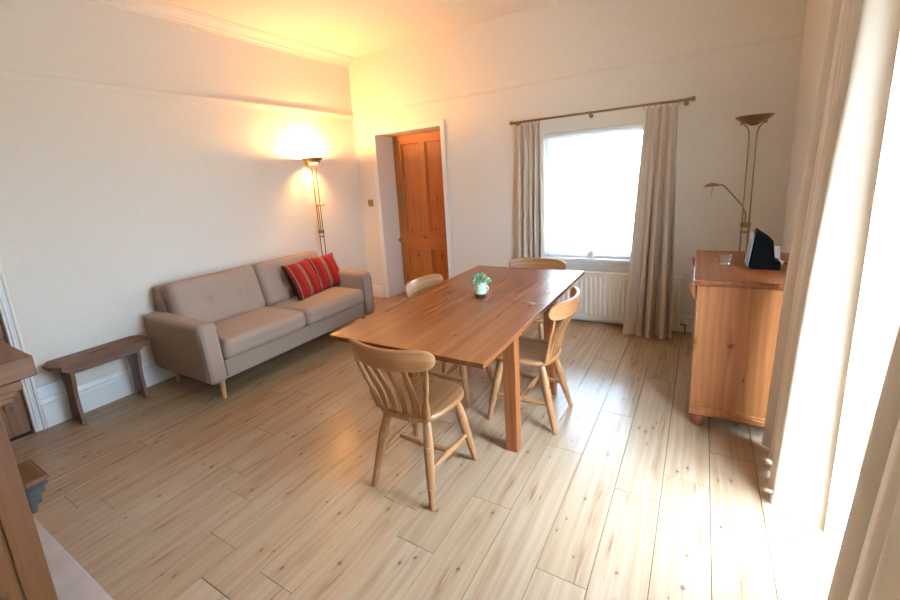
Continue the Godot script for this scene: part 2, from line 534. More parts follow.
func room() -> void:
	# floor and its boards
	var st := begin()
	span(st, Vector3(-0.3, -0.2, -0.45), Vector3(W + 0.3, -0.012, D + 0.2))
	var fl := shell("floor", "washed pine laminate floor with knots and narrow dark joints", st, M.subfloor)
	boards(fl)
	st = begin()
	span(st, Vector3(-0.3, H, -0.45), Vector3(W + 0.3, H + 0.2, D + 0.2))
	shell("ceiling", "plain white ceiling", st, M.ceiling_paint)
	# back wall with a deep doorway and a window
	st = begin()
	var t := -0.42
	span(st, Vector3(-0.3, -0.01, t), Vector3(DX0, H, 0))
	span(st, Vector3(DX0, DTOP, t), Vector3(DX1, H, 0))
	span(st, Vector3(DX1, -0.01, t), Vector3(WX0, H, 0))
	span(st, Vector3(WX0, -0.01, t), Vector3(WX1, WY0, 0))
	span(st, Vector3(WX0, WY1, t), Vector3(WX1, H, 0))
	span(st, Vector3(WX1, -0.01, t), Vector3(W + 0.3, H, 0))
	shell("wall_back", "cream painted wall with doorway and window", st, M.wall_paint)
	st = begin()
	span(st, Vector3(-0.3, -0.01, 0), Vector3(0, H, LZ0))
	span(st, Vector3(-0.3, LTOP, LZ0), Vector3(0, H, LZ1))
	span(st, Vector3(-0.3, -0.01, LZ1), Vector3(0, H, D))
	shell("wall_left", "cream painted wall behind the sofa", st, M.wall_paint)
	st = begin()
	span(st, Vector3(W, -0.01, 0), Vector3(W + 0.3, H, FZ0))
	span(st, Vector3(W, FTOP, FZ0), Vector3(W + 0.3, H, FZ1))
	span(st, Vector3(W, -0.01, FZ1), Vector3(W + 0.3, H, D))
	shell("wall_right", "cream painted wall with the French window", st, M.wall_paint)
	st = begin()
	span(st, Vector3(-0.3, -0.01, D), Vector3(W + 0.3, H, D + 0.2))
	shell("wall_front", "cream painted wall behind the fireplace", st, M.wall_paint)
	st = begin()
	span(st, Vector3(0.55, 0, 4.22), Vector3(2.14, H, D))
	shell("wall_chimney_breast", "chimney breast behind the pine fireplace", st, M.wall_paint)
	st = begin()
	span(st, Vector3(DX0 - 0.1, -0.1, -0.62), Vector3(DX1 + 0.1, DTOP + 0.1, -0.46))
	shell("wall_passage", "passage wall behind the pine door", st, M.wall_paint)
	st = begin()
	span(st, Vector3(-0.5, -0.1, LZ0 - 0.1), Vector3(-0.34, LTOP + 0.1, LZ1 + 0.1))
	shell("wall_hallway", "hallway wall behind the side door", st, M.wall_paint)
	# skirting boards: outline (away from the wall, height)
	var sk := [Vector2(0, 0), Vector2(0.022, 0), Vector2(0.022, 0.15), Vector2(0.016, 0.162), Vector2(0.018, 0.175), Vector2(0.010, 0.195), Vector2(0.006, 0.205), Vector2(0, 0.205)]
	var sb := [Vector2(0, 0), Vector2(0.02, 0), Vector2(0.02, 0.115), Vector2(0.014, 0.127), Vector2(0.016, 0.138), Vector2(0.006, 0.16), Vector2(0, 0.16)]
	st = begin()
	prism(st, sk, -3.535, -0.022, tri_xform(Vector3.ZERO, Vector3.RIGHT, Vector3.UP) * Transform3D(Basis(Vector3.RIGHT, Vector3.UP, Vector3.BACK), Vector3.ZERO).scaled(Vector3(1, 1, -1)))
	shell("baseboard_left", "tall white moulded skirting board behind the bench", st, M.gloss_white)
	st = begin()
	var xb := Transform3D(Basis(Vector3.BACK, Vector3.UP, Vector3.LEFT), Vector3.ZERO)
	prism(st, sb, -0.25, 0.0, xb)
	prism(st, sb, -W, -1.325, xb)
	shell("baseboard_back", "white moulded skirting board under the window", st, M.gloss_white)
	st = begin()
	var xr := Transform3D(Basis(Vector3.LEFT, Vector3.UP, Vector3.FORWARD), Vector3(W, 0, 0))
	prism(st, sb, -FZ0 + 0.07, -0.02, xr)
	shell("baseboard_right", "white moulded skirting board behind the chest", st, M.gloss_white)
	# picture rails
	var pr := [Vector2(0, 0), Vector2(0.007, 0), Vector2(0.009, 0.018), Vector2(0.012, 0.03), Vector2(0.0135, 0.046), Vector2(0.010, 0.052), Vector2(0, 0.055)]
	var pb := [Vector2(0, 0.03), Vector2(0.005, 0.034), Vector2(0.009, 0.044), Vector2(0.006, 0.054), Vector2(0, 0.057)]
	var yr := 2.335
	st = begin()
	prism(st, pr, -D, 0, Transform3D(Basis(Vector3.RIGHT, Vector3.UP, Vector3.BACK), Vector3(0, yr, 0)).scaled_local(Vector3(1, 1, -1)))
	shell("trim_1", "moulded picture rail on the sofa wall", st, M.wall_paint)
	st = begin()
	prism(st, pb, -W, 0, Transform3D(Basis(Vector3.BACK, Vector3.UP, Vector3.LEFT), Vector3(0, yr, 0)))
	shell("trim_2", "thin picture rail on the window wall", st, M.wall_paint)
	# plaster cornice along the sofa wall and the window wall
	var co := [Vector2(0, -0.10), Vector2(0.012, -0.10), Vector2(0.014, -0.085), Vector2(0.03, -0.075), Vector2(0.034, -0.06), Vector2(0.055, -0.035), Vector2(0.085, -0.022), Vector2(0.09, -0.012), Vector2(0.11, -0.010), Vector2(0.112, 0), Vector2(0, 0)]
	st = begin()
	prism(st, co, -D, 0, Transform3D(Basis(Vector3.RIGHT, Vector3.UP, Vector3.BACK), Vector3(0, H, 0)).scaled_local(Vector3(1, 1, -1)))
	shell("trim_3", "moulded plaster cornice above the sofa wall", st, M.ceiling_paint)
	# door casing of the back doorway
	st = begin()
	casing(st, 0.062, 0.014)
	shell("trim_4", "white casing round the deep doorway", st, M.gloss_white)
	# casing of the door in the left wall
	st = begin()
	for z in [LZ0 - 0.032, LZ1 + 0.032]:
		rbox(st, Vector3(0.010, LTOP * 0.5 + 0.03, z), Vector3(0.02, LTOP + 0.06, 0.064), 0.003)
		rbox(st, Vector3(0.018, LTOP * 0.5 + 0.03, z + signf(3.9 - z) * -0.02), Vector3(0.022, LTOP + 0.06, 0.016), 0.005)
		rbox(st, Vector3(0.018, LTOP * 0.5 + 0.03, z + signf(3.9 - z) * 0.012), Vector3(0.018, LTOP + 0.06, 0.012), 0.005)
	rbox(st, Vector3(0.010, LTOP + 0.032, 4.0), Vector3(0.02, 0.064, 0.9), 0.003)
	shell("trim_5", "white moulded casing of the side door", st, M.gloss_white)
	# terrace and lawn level outside
	st = begin()
	span(st, Vector3(W + 0.3, -0.3, -6), Vector3(14, -0.12, 12))
	span(st, Vector3(-6, -0.3, -9), Vector3(W + 0.3, -0.12, -0.45))
	shell("ground_terrace", "pale paved terrace outside the windows", st, M.paving)

func casing(st: SurfaceTool, w: float, d: float) -> void:
	for x in [DX0 - w * 0.5 + 0.004, DX1 + w * 0.5 - 0.004]:
		rbox(st, Vector3(x, (DTOP + w) * 0.5, d * 0.5), Vector3(w, DTOP + w, d), 0.003)
	rbox(st, Vector3((DX0 + DX1) * 0.5, DTOP + w * 0.5 - 0.004, d * 0.5), Vector3(DX1 - DX0 + 0.006, w, d), 0.003)
	rbox(st, Vector3(DX1 + w - 0.01, (DTOP + w) * 0.5, d), Vector3(0.016, DTOP + w, 0.022), 0.006)
	rbox(st, Vector3(DX0 - w + 0.012, (DTOP + w) * 0.5, d), Vector3(0.014, DTOP + w, 0.016), 0.005)

func boards(fl: Node3D) -> void:
	rng.seed = 77
	var w := 0.195
	var len := 1.28
	# where the photograph shows a joint, by the left edge of the row
	var seen := {2.565: 2.957, 2.955: 2.749, 3.345: 2.983, 3.150: 2.198, 1.005: 3.754, 1.590: 3.19, 2.175: 3.665, 2.370: 3.532, 3.540: 2.39}
	var last := -1
	for i in range(-19, 5):
		var x0 := 3.54 + i * w
		var x1 := x0 + w
		var joint := rng.randf_range(0.0, len)
		for k in seen:
			if absf(k - x0) < 0.01:
				joint = seen[k]
		var z := fposmod(joint, len) - len
		x0 = maxf(x0, 0.0)
		x1 = minf(x1, W)
		if x1 - x0 < 0.01:
			continue
		while z < D:
			var a := maxf(z, -0.36 if x0 > DX0 - 0.2 and x1 < DX1 + 0.2 else 0.0)
			var b := minf(z + len, D)
			if b - a > 0.02:
				var v := rng.randi_range(0, 5)
				if v == last:
					v = (v + 1) % 6
				last = v
				var st := begin()
				board(st, x0, x1, a, b, z, rng.randf() < 0.5, rng.randf() < 0.5, w, len)
				part("plank", st, M["board_%d" % v], fl)
			z += len

func board(st: SurfaceTool, x0: float, x1: float, z0: float, z1: float, zs: float, fu: bool, fv: bool, w: float, len: float) -> void:
	var gap := 0.0009
	var ch := 0.0007
	x0 += gap
	x1 -= gap
	z0 += gap
	z1 -= gap
	var uvf := func(p: Vector3) -> Vector2:
		var u := clampf((p.x - x0) , 0, w)
		var v := clampf(p.z - zs, 0, len)
		return Vector2(w - u if fu else u, len - v if fv else v)
	var o := [Vector3(x0, -0.0025, z0), Vector3(x1, -0.0025, z0), Vector3(x1, -0.0025, z1), Vector3(x0, -0.0025, z1)]
	var t := [Vector3(x0 + ch, 0, z0 + ch), Vector3(x1 - ch, 0, z0 + ch), Vector3(x1 - ch, 0, z1 - ch), Vector3(x0 + ch, 0, z1 - ch)]
	var up := [Vector3.UP, Vector3.UP, Vector3.UP, Vector3.UP]
	quad(st, t, up, t.map(uvf))
	for i in 4:
		var j := (i + 1) % 4
		var p := [t[i], o[i], o[j], t[j]]
		var n: Vector3 = ((o[i] as Vector3) - t[i]).cross((o[j] as Vector3) - o[i]).normalized()
		if n.y < 0:
			n = -n
		quad(st, p, [n, n, n, n], p.map(uvf))
		var d := Vector3(0, -0.012, 0)
		var q := [o[i], o[i] + d, o[j] + d, o[j]]
		var nn := Vector3(n.x, 0, n.z).normalized()
		quad(st, q, [nn, nn, nn, nn], q.map(uvf))

# a four panel door in the plane z = 0 of the node, from x0 to x1
func panel_door(d: Node3D, x: Transform3D, w: float, h: float, stile: float, mid: Array, rails: Array, m: Material) -> void:
	var th := 0.046
	var rim := func(called: String, a: Vector2, b: Vector2, grain: int, off: float) -> void:
		var st := begin()
		rbox(st, Vector3((a.x + b.x) * 0.5, (a.y + b.y) * 0.5, 0), Vector3(b.x - a.x, b.y - a.y, th), 0.003, grain, 1, 1, x, null, Vector2(off, off * 0.7))
		part(called, st, m, d)
	rim.call("stile", Vector2(0, 0), Vector2(stile, h), 1, 0.03)
	rim.call("stile", Vector2(w - stile, 0), Vector2(w, h), 1, 0.31)
	for r in rails:
		rim.call("rail", Vector2(stile, r[0]), Vector2(w - stile, r[1]), 0, 0.1 + r[0] * 0.1)
	for k in rails.size() - 1:
		var y0: float = rails[k][1]
		var y1: float = rails[k + 1][0]
		rim.call("muntin", Vector2(mid[0], y0), Vector2(mid[1], y1), 1, 0.22 + 0.1 * k)
		for s in [[stile, mid[0]], [mid[1], w - stile]]:
			var st := begin()
			var a := Vector2(s[0], y0)
			var b := Vector2(s[1], y1)
			box(st, Vector3((a.x + b.x) * 0.5, (a.y + b.y) * 0.5, 0), Vector3(b.x - a.x, b.y - a.y, 0.010), 1, x * Transform3D(Basis(), Vector3(0, 0, -0.008)), Vector2(s[0] * 0.6 + k * 0.2, 0.1 * k))
			var o := part("panel", st, m, d)
			st = begin()
			for e in [[Vector3((a.x + b.x) * 0.5, a.y + 0.008, 0.010), Vector3(b.x - a.x, 0.016, 0.014)], [Vector3((a.x + b.x) * 0.5, b.y - 0.008, 0.010), Vector3(b.x - a.x, 0.016, 0.014)],
				[Vector3(a.x + 0.008, (a.y + b.y) * 0.5, 0.010), Vector3(0.016, b.y - a.y, 0.014)], [Vector3(b.x - 0.008, (a.y + b.y) * 0.5, 0.010), Vector3(0.016, b.y - a.y, 0.014)]]:
				rbox(st, e[0] + Vector3(0, 0, -0.004), e[1], 0.006, 1, 1, 1, x)
			part("panel_moulding", st, m, o)

func doors() -> void:
	var d := structure("door_1", "four panel stripped pine door with brass knob, set in a deep doorway")
	var x := Transform3D(Basis(), Vector3(DX0 + 0.002, 0.008, -0.375))
	panel_door(d, x, DX1 - DX0 - 0.004, DTOP - 0.012, 0.118, [0.402, 0.492], [[0, 0.2], [0.605, 0.85], [1.985, DTOP - 0.012]], M.door_wood)
	# rim lock, knob, finger plate, closer hook
	var st := begin()
	rbox(st, Vector3(0.385, 0.745, -0.347), Vector3(0.10, 0.085, 0.022), 0.004)
	var lock := part("rim_lock", st, M.brass, d)
	st = begin()
	lathe(st, [[0.0, 0.0], [0.012, 0.0], [0.012, 0.02], [0.026, 0.03], [0.030, 0.042], [0.024, 0.055], [0.0, 0.06]], 16, along(Vector3(0.375, 0.745, -0.336), Vector3(0.375, 0.745, -0.2)))
	part("knob", st, M.brass, lock)
	st = begin()
	rbox(st, Vector3(0.385, 1.27, -0.353), Vector3(0.062, 0.30, 0.004), 0.002)
	part("finger_plate", st, M.antique_brass, d)
	st = begin()
	tube(st, [Vector3(0.34, 2.03, -0.345), Vector3(0.37, 2.032, -0.335), Vector3(0.44, 2.032, -0.335)], 0.008)
	rbox(st, Vector3(0.40, 2.032, -0.35), Vector3(0.12, 0.03, 0.008), 0.003)
	part("door_bolt", st, M.antique_brass, d)
	# side door in the left wall
	d = structure("door_2", "pine panelled side door with white casing, beyond the bench")
	var x2 := Transform3D(Basis(Vector3.BACK, Vector3.UP, Vector3.RIGHT).scaled(Vector3(1, 1, 1)), Vector3(-0.05, 0.008, LZ0 + 0.002))
	panel_door(d, x2, LZ1 - LZ0 - 0.004, LTOP - 0.012, 0.10, [0.36, 0.44], [[0, 0.2], [0.72, 0.90], [1.93, LTOP - 0.012]], M.side_door_wood)

func windows() -> void:
	# back window
	var n := structure("window_1", "white framed window with drawn venetian blind")
	var st := begin()
	var z := -0.10
	for a in [[WX0 + 0.025, 0.05], [WX1 - 0.025, 0.05]]:
		rbox(st, Vector3(a[0], (WY0 + WY1) * 0.5, z), Vector3(a[1], WY1 - WY0, 0.05), 0.004)
	for a in [[WY0 + 0.03, 0.06], [WY1 - 0.03, 0.06]]:
		rbox(st, Vector3((WX0 + WX1) * 0.5, a[0], z), Vector3(WX1 - WX0, a[1], 0.048), 0.004)
	part("window_frame", st, M.gloss_white, n)
	for a in [[WX0 + 0.05, WX1 - 0.05]]:
		st = begin()
		box(st, Vector3((a[0] + a[1]) * 0.5, (WY0 + WY1) * 0.5, z), Vector3(a[1] - a[0], WY1 - WY0 - 0.12, 0.004))
		part("pane", st, M.clear_glass, n)
	st = begin()
	rbox(st, Vector3((WX0 + WX1) * 0.5, WY0 - 0.012, 0.0), Vector3(WX1 - WX0 + 0.10, 0.026, 0.11), 0.006)
	rbox(st, Vector3((WX0 + WX1) * 0.5, WY0 - 0.045, 0.01), Vector3(WX1 - WX0 + 0.06, 0.045, 0.02), 0.004)
	part("window_sill", st, M.gloss_white, n)
	# french window
	n = structure("window_2", "white glazed French window between cream drapes")
	st = begin()
	var fx := W + 0.20
	for zz in [FZ0 + 0.03, FZ1 - 0.03]:
		rbox(st, Vector3(fx, FTOP * 0.5, zz), Vector3(0.08, FTOP, 0.06), 0.004)
	rbox(st, Vector3(fx, FTOP - 0.03, (FZ0 + FZ1) * 0.5), Vector3(0.08, 0.06, FZ1 - FZ0), 0.004)
	rbox(st, Vector3(fx, 0.012, (FZ0 + FZ1) * 0.5), Vector3(0.10, 0.03, FZ1 - FZ0), 0.004)
	rbox(st, Vector3(W + 0.15, -0.004, (FZ0 + FZ1) * 0.5), Vector3(0.30, 0.016, FZ1 - FZ0), 0.002)
	for zz in [FZ0 - 0.03, FZ1 + 0.03]:
		rbox(st, Vector3(W - 0.008, FTOP * 0.5 + 0.03, zz), Vector3(0.018, FTOP + 0.06, 0.07), 0.003)
	rbox(st, Vector3(W - 0.008, FTOP + 0.035, (FZ0 + FZ1) * 0.5), Vector3(0.018, 0.07, FZ1 - FZ0 + 0.13), 0.003)
	part("window_frame", st, M.gloss_white, n)
	var half := (FZ1 - FZ0 - 0.12) / 2.0
	for k in 2:
		var z0 := FZ0 + 0.06 + k * half
		var z1 := z0 + half
		st = begin()
		for zz in [z0 + 0.028, z1 - 0.028]:
			rbox(st, Vector3(fx + 0.005, FTOP * 0.5, zz), Vector3(0.045, FTOP - 0.11, 0.055), 0.004)
		for a in [[0.06, 0.06], [FTOP - 0.09, 0.06]]:
			rbox(st, Vector3(fx + 0.005, a[0], (z0 + z1) * 0.5), Vector3(0.044, a[1], half - 0.1), 0.004)
		var leaf := part("glazed_door", st, M.gloss_white, n)
		st = begin()
		box(st, Vector3(fx + 0.005, FTOP * 0.5 - 0.015, (z0 + z1) * 0.5), Vector3(0.005, FTOP - 0.21, half - 0.11))
		part("pane", st, M.clear_glass, leaf)
	# venetian blind
	var b := thing("venetian_blind", "white venetian blind drawn down over the back window", "blind", Vector3(0, WY0, 0))
	st = begin()
	var bw := WX1 - WX0 - 0.012
	var cx := (WX0 + WX1) * 0.5
	rbox(st, Vector3(cx, WY1 - WY0 - 0.02, -0.035), Vector3(bw, 0.036, 0.036), 0.003)
	part("head_rail", st, M.white_plastic, b)
	st = begin()
	rbox(st, Vector3(cx, 0.012, -0.035), Vector3(bw, 0.014, 0.028), 0.003)
	part("bottom_rail", st, M.white_plastic, b)
	st = begin()
	var rows := []
	for i in 5:
		var a := (i - 2) * 0.006
		rows.append([Vector3(-bw * 0.5, 0.0008 - a * a * 8.0, a), Vector3(bw * 0.5, 0.0008 - a * a * 8.0, a)])
	sheet(st, rows)
	rows = rows.map(func(r): return r.map(func(p): return p + Vector3(0, -0.0007, 0)))
	sheet(st, rows, false, Vector2.ONE, true)
	var slat := mesh_of(st)
	var y := 0.034
	while y < WY1 - WY0 - 0.045:
		var o := part("slat", slat, M.blind_slat, b)
		o.position = Vector3(cx, y, -0.035)
		o.rotation.x = deg_to_rad(-9)
		y += 0.0215
	for xx in [cx - 0.33, cx, cx + 0.33]:
		st = begin()
		tube(st, [Vector3(xx, 0.015, -0.020), Vector3(xx, WY1 - WY0 - 0.03, -0.020)], 0.0012, 5)
		part("ladder_cord", st, M.white_plastic, b)

# ---------------------------------------------------------------- curtains
# hangs from top(s) to bottom(s), s in 0..1, folded n times across the direction out
func curtain(called: String, label: String, n: int, top: Callable, bottom: Callable, out: Vector3, amp0: float, amp1: float, sd: int, m: Material, turned := false) -> void:
	rng.seed = sd
	var ph := []
	for i in n + 1:
		ph.append(rng.randf_range(-0.45, 0.45))
	var c0: Vector3 = bottom.call(0.5)
	var t := thing(called, label, "curtain", Vector3(c0.x, 0, c0.z))
	var nc := n * 18
	var nr := 26
	var rows := []
	for i in nr + 1:
		var v := float(i) / nr
		var row := []
		for j in nc + 1:
			var s := float(j) / nc
			var k := s * n
			var bend: float = lerpf(ph[int(k) % (n + 1)], ph[(int(k) + 1) % (n + 1)], k - floorf(k))
			var a := lerpf(amp0, amp1, smoothstep(0.0, 0.75, v)) * (1.0 + bend)
			if turned:
				a *= 1.0 - 0.85 * smoothstep(0.80, 0.93, s)
			var kk := k + 0.5 * bend * smoothstep(0.05, 0.6, v)
			var wave := sin(TAU * kk) * 0.8 + 0.3 * sin(TAU * 2.0 * kk + 1.0 + bend * 5.0) * smoothstep(0.0, 0.5, v)
			var p: Vector3 = (top.call(s) as Vector3).lerp(bottom.call(s), v)
			row.append(p + out * a * wave - t.position)
		rows.append(row)
	var st := begin()
	sheet(st, rows)
	part("cloth", st, m, t)
	# pinch pleats and the heading tape
	for i in n:
		var s := (i + 0.5) / n
		var p: Vector3 = (top.call(s) as Vector3) - t.position + out * amp0 * 0.4
		st = begin()
		tube(st, [p + Vector3(0, 0.01, 0), p + Vector3(0, -0.03, 0), p + Vector3(0, -0.09, 0), p + Vector3(0, -0.16, 0)], [0.012, 0.011, 0.007, 0.002], 6)
		part("pinch_pleat", st, m, t)
	# hem
	st = begin()
	var hem := []
	for j in nc + 1:
		hem.append(rows[nr][j])
	var hrows := []
	for p in hem:
		hrows.append([p + out * 0.003, p + out * 0.003 + Vector3(0, 0.05, 0)])
	sheet(st, hrows)
	part("hem", st, m, t)

func pole(called: String, label: String, a: Vector3, b: Vector3, rings: Array, brackets: Array, back: Vector3, r: float) -> void:
	var t := thing(called, label, "curtain rod", (a + b) * 0.5)
	var o := -t.position
	var st := begin()
	tube(st, [a + o, b + o], r, 10)
	part("rod", st, M.antique_brass, t)
	for e in [[a, a - b], [b, b - a]]:
		st = begin()
		var d: Vector3 = (e[1] as Vector3).normalized()
		lathe(st, [[r, 0.0], [r * 1.6, 0.004], [r * 1.6, 0.012], [r * 0.8, 0.016], [r * 1.5, 0.022], [r * 2.1, 0.034], [r * 1.5, 0.048], [0.0, 0.053]], 12, along(e[0] + o, e[0] + o + d))
		part("finial", st, M.antique_brass, t)
	for f in rings:
		st = begin()
		var c: Vector3 = a.lerp(b, f) + o
		var ring := []
		var dirv := (b - a).normalized()
		for i in 17:
			var an := TAU * i / 16.0
			ring.append(c + Vector3(0, -0.005, 0) + (Vector3.UP * cos(an) + back * sin(an)) * (r + 0.006))
		tube(st, ring, 0.0022, 6, false)
		tube(st, [c + Vector3(0, -r - 0.01, 0), c + Vector3(0, -r - 0.028, 0)], 0.002, 5)
		part("curtain_ring", st, M.antique_brass, t)
	for f in brackets:
		st = begin()
		var c: Vector3 = a.lerp(b, f) + o
		tube(st, [c + Vector3(0, -r - 0.002, 0), c + Vector3(0, -0.02, 0) + back * 0.02, c + Vector3(0, -0.02, 0) + back * 0.094], 0.006, 8)
		lathe(st, [[0.0, 0.0], [0.02, 0.0], [0.02, 0.008], [0.0, 0.010]], 12, along(c + Vector3(0, -0.02, 0) + back * 0.098, c + Vector3(0, -0.02, 0)))
		part("bracket", st, M.antique_brass, t)

func drapery() -> void:
	var yt := 2.02
	pole("curtain_pole", "antique brass pole with ball ends above the back window", Vector3(2.20, yt, 0.10), Vector3(3.69, yt, 0.10),
		[0.02, 0.045, 0.07, 0.095, 0.12, 0.145, 0.17, 0.78, 0.81, 0.84, 0.87, 0.90, 0.93, 0.96], [0.01, 0.48, 0.99], Vector3(0, 0, -1), 0.0105)
	curtain("window_curtain", "narrow cream curtain on the doorway side of the back window", 4,
		func(s): return Vector3(lerpf(2.235, 2.455, s), yt - 0.035, 0.10),
		func(s): return Vector3(lerpf(2.215, 2.475, s), 0.02, 0.15), Vector3(0, 0, 1), 0.024, 0.040, 5, M.curtain_cloth)
	curtain("window_curtain", "full cream curtain hanging over the radiator beside the chest", 4,
		func(s): return Vector3(lerpf(3.375, 3.62, s), yt - 0.035, 0.11),
		func(s): return Vector3(lerpf(3.275, 3.665, s), 0.015, 0.29), Vector3(0, 0, 1), 0.024, 0.050, 9, M.curtain_cloth)
	# drapes of the french window
	var yf := 2.62
	pole("curtain_pole", "antique brass pole above the French window", Vector3(4.285, yf, 1.55), Vector3(4.285, yf, 4.35),
		[0.04, 0.07, 0.10, 0.13, 0.16, 0.19, 0.22, 0.60, 0.62, 0.64, 0.66, 0.68, 0.70], [0.02, 0.5, 0.98], Vector3(1, 0, 0), 0.014)
	curtain("long_drape", "floor length cream drape beside the chest of drawers", 5,
		func(s): return Vector3(4.305 + 0.03 * smoothstep(0.86, 1.0, s), yf - 0.04, lerpf(1.66, 2.27, s)),
		func(s): return Vector3(lerpf(4.235, 4.20, s) + 0.12 * smoothstep(0.86, 1.0, s), 0.012, lerpf(1.70, 2.30, s)), Vector3(-1, 0, 0), 0.035, 0.055, 21, M.curtain_cloth, true)
	curtain("long_drape", "shadowed floor length drape on the fireplace side of French window", 4,
		func(s): return Vector3(4.275, yf - 0.04, lerpf(3.22, 3.55, s)),
		func(s): return Vector3(lerpf(4.29, 4.24, s), 0.012, lerpf(2.68, 3.25, s)), Vector3(-1, 0, 0), 0.03, 0.05, 33, M.curtain_cloth)

# ---------------------------------------------------------------- furniture
func table() -> void:
	var x0 := 2.21
	var x1 := 3.10
	var z0 := 1.075
	var z1 := 2.865
	var zm := 2.0
	var c := Vector3((x0 + x1) * 0.5, 0, (z0 + z1) * 0.5)
	var t := thing("dining_table", "reddish brown wooden dining table with hinged extended top", "table", c)
	for k in 2:
		var a := z0 if k == 0 else zm + 0.001
		var b := zm - 0.001 if k == 0 else z1
		var st := begin()
		rbox(st, Vector3(0, TH - 0.0125, (a + b) * 0.5 - c.z), Vector3(x1 - x0, 0.025, b - a), 0.004, 2, 1, 1, Transform3D(), null, Vector2(0.445, 0.9))
		part("tabletop_leaf", st, M.table_wood, t)
	for z in [1.605, 2.315]:
		for x in [2.315, 2.995]:
			var st := begin()
			rbox(st, Vector3(x - c.x, (TH - 0.025) * 0.5, z - c.z), Vector3(0.07, TH - 0.025, 0.066), 0.004, 1, 1, 1, Transform3D(), null, Vector2(x * 0.3, z * 0.2))
			part("leg", st, M.table_leg_wood, t)
	for z in [1.605, 2.315]:
		var st := begin()
		rbox(st, Vector3(0, TH - 0.073, z - c.z), Vector3(0.61, 0.094, 0.024), 0.003, 0)
		part("apron", st, M.table_leg_wood, t)
	for x in [2.315, 2.995]:
		var st := begin()
		rbox(st, Vector3(x - c.x, TH - 0.073, 1.96 - c.z), Vector3(0.024, 0.094, 0.64), 0.003, 2)
		part("apron", st, M.table_leg_wood, t)
	var st := begin()
	rbox(st, Vector3(3.0 - c.x, TH + 0.0005, zm - c.z), Vector3(0.05, 0.003, 0.05), 0.0012)
	var hi := part("hinge_plate", st, M.brass, t)
	hi.set_meta("label", "small pale brass hinge set into the seam")

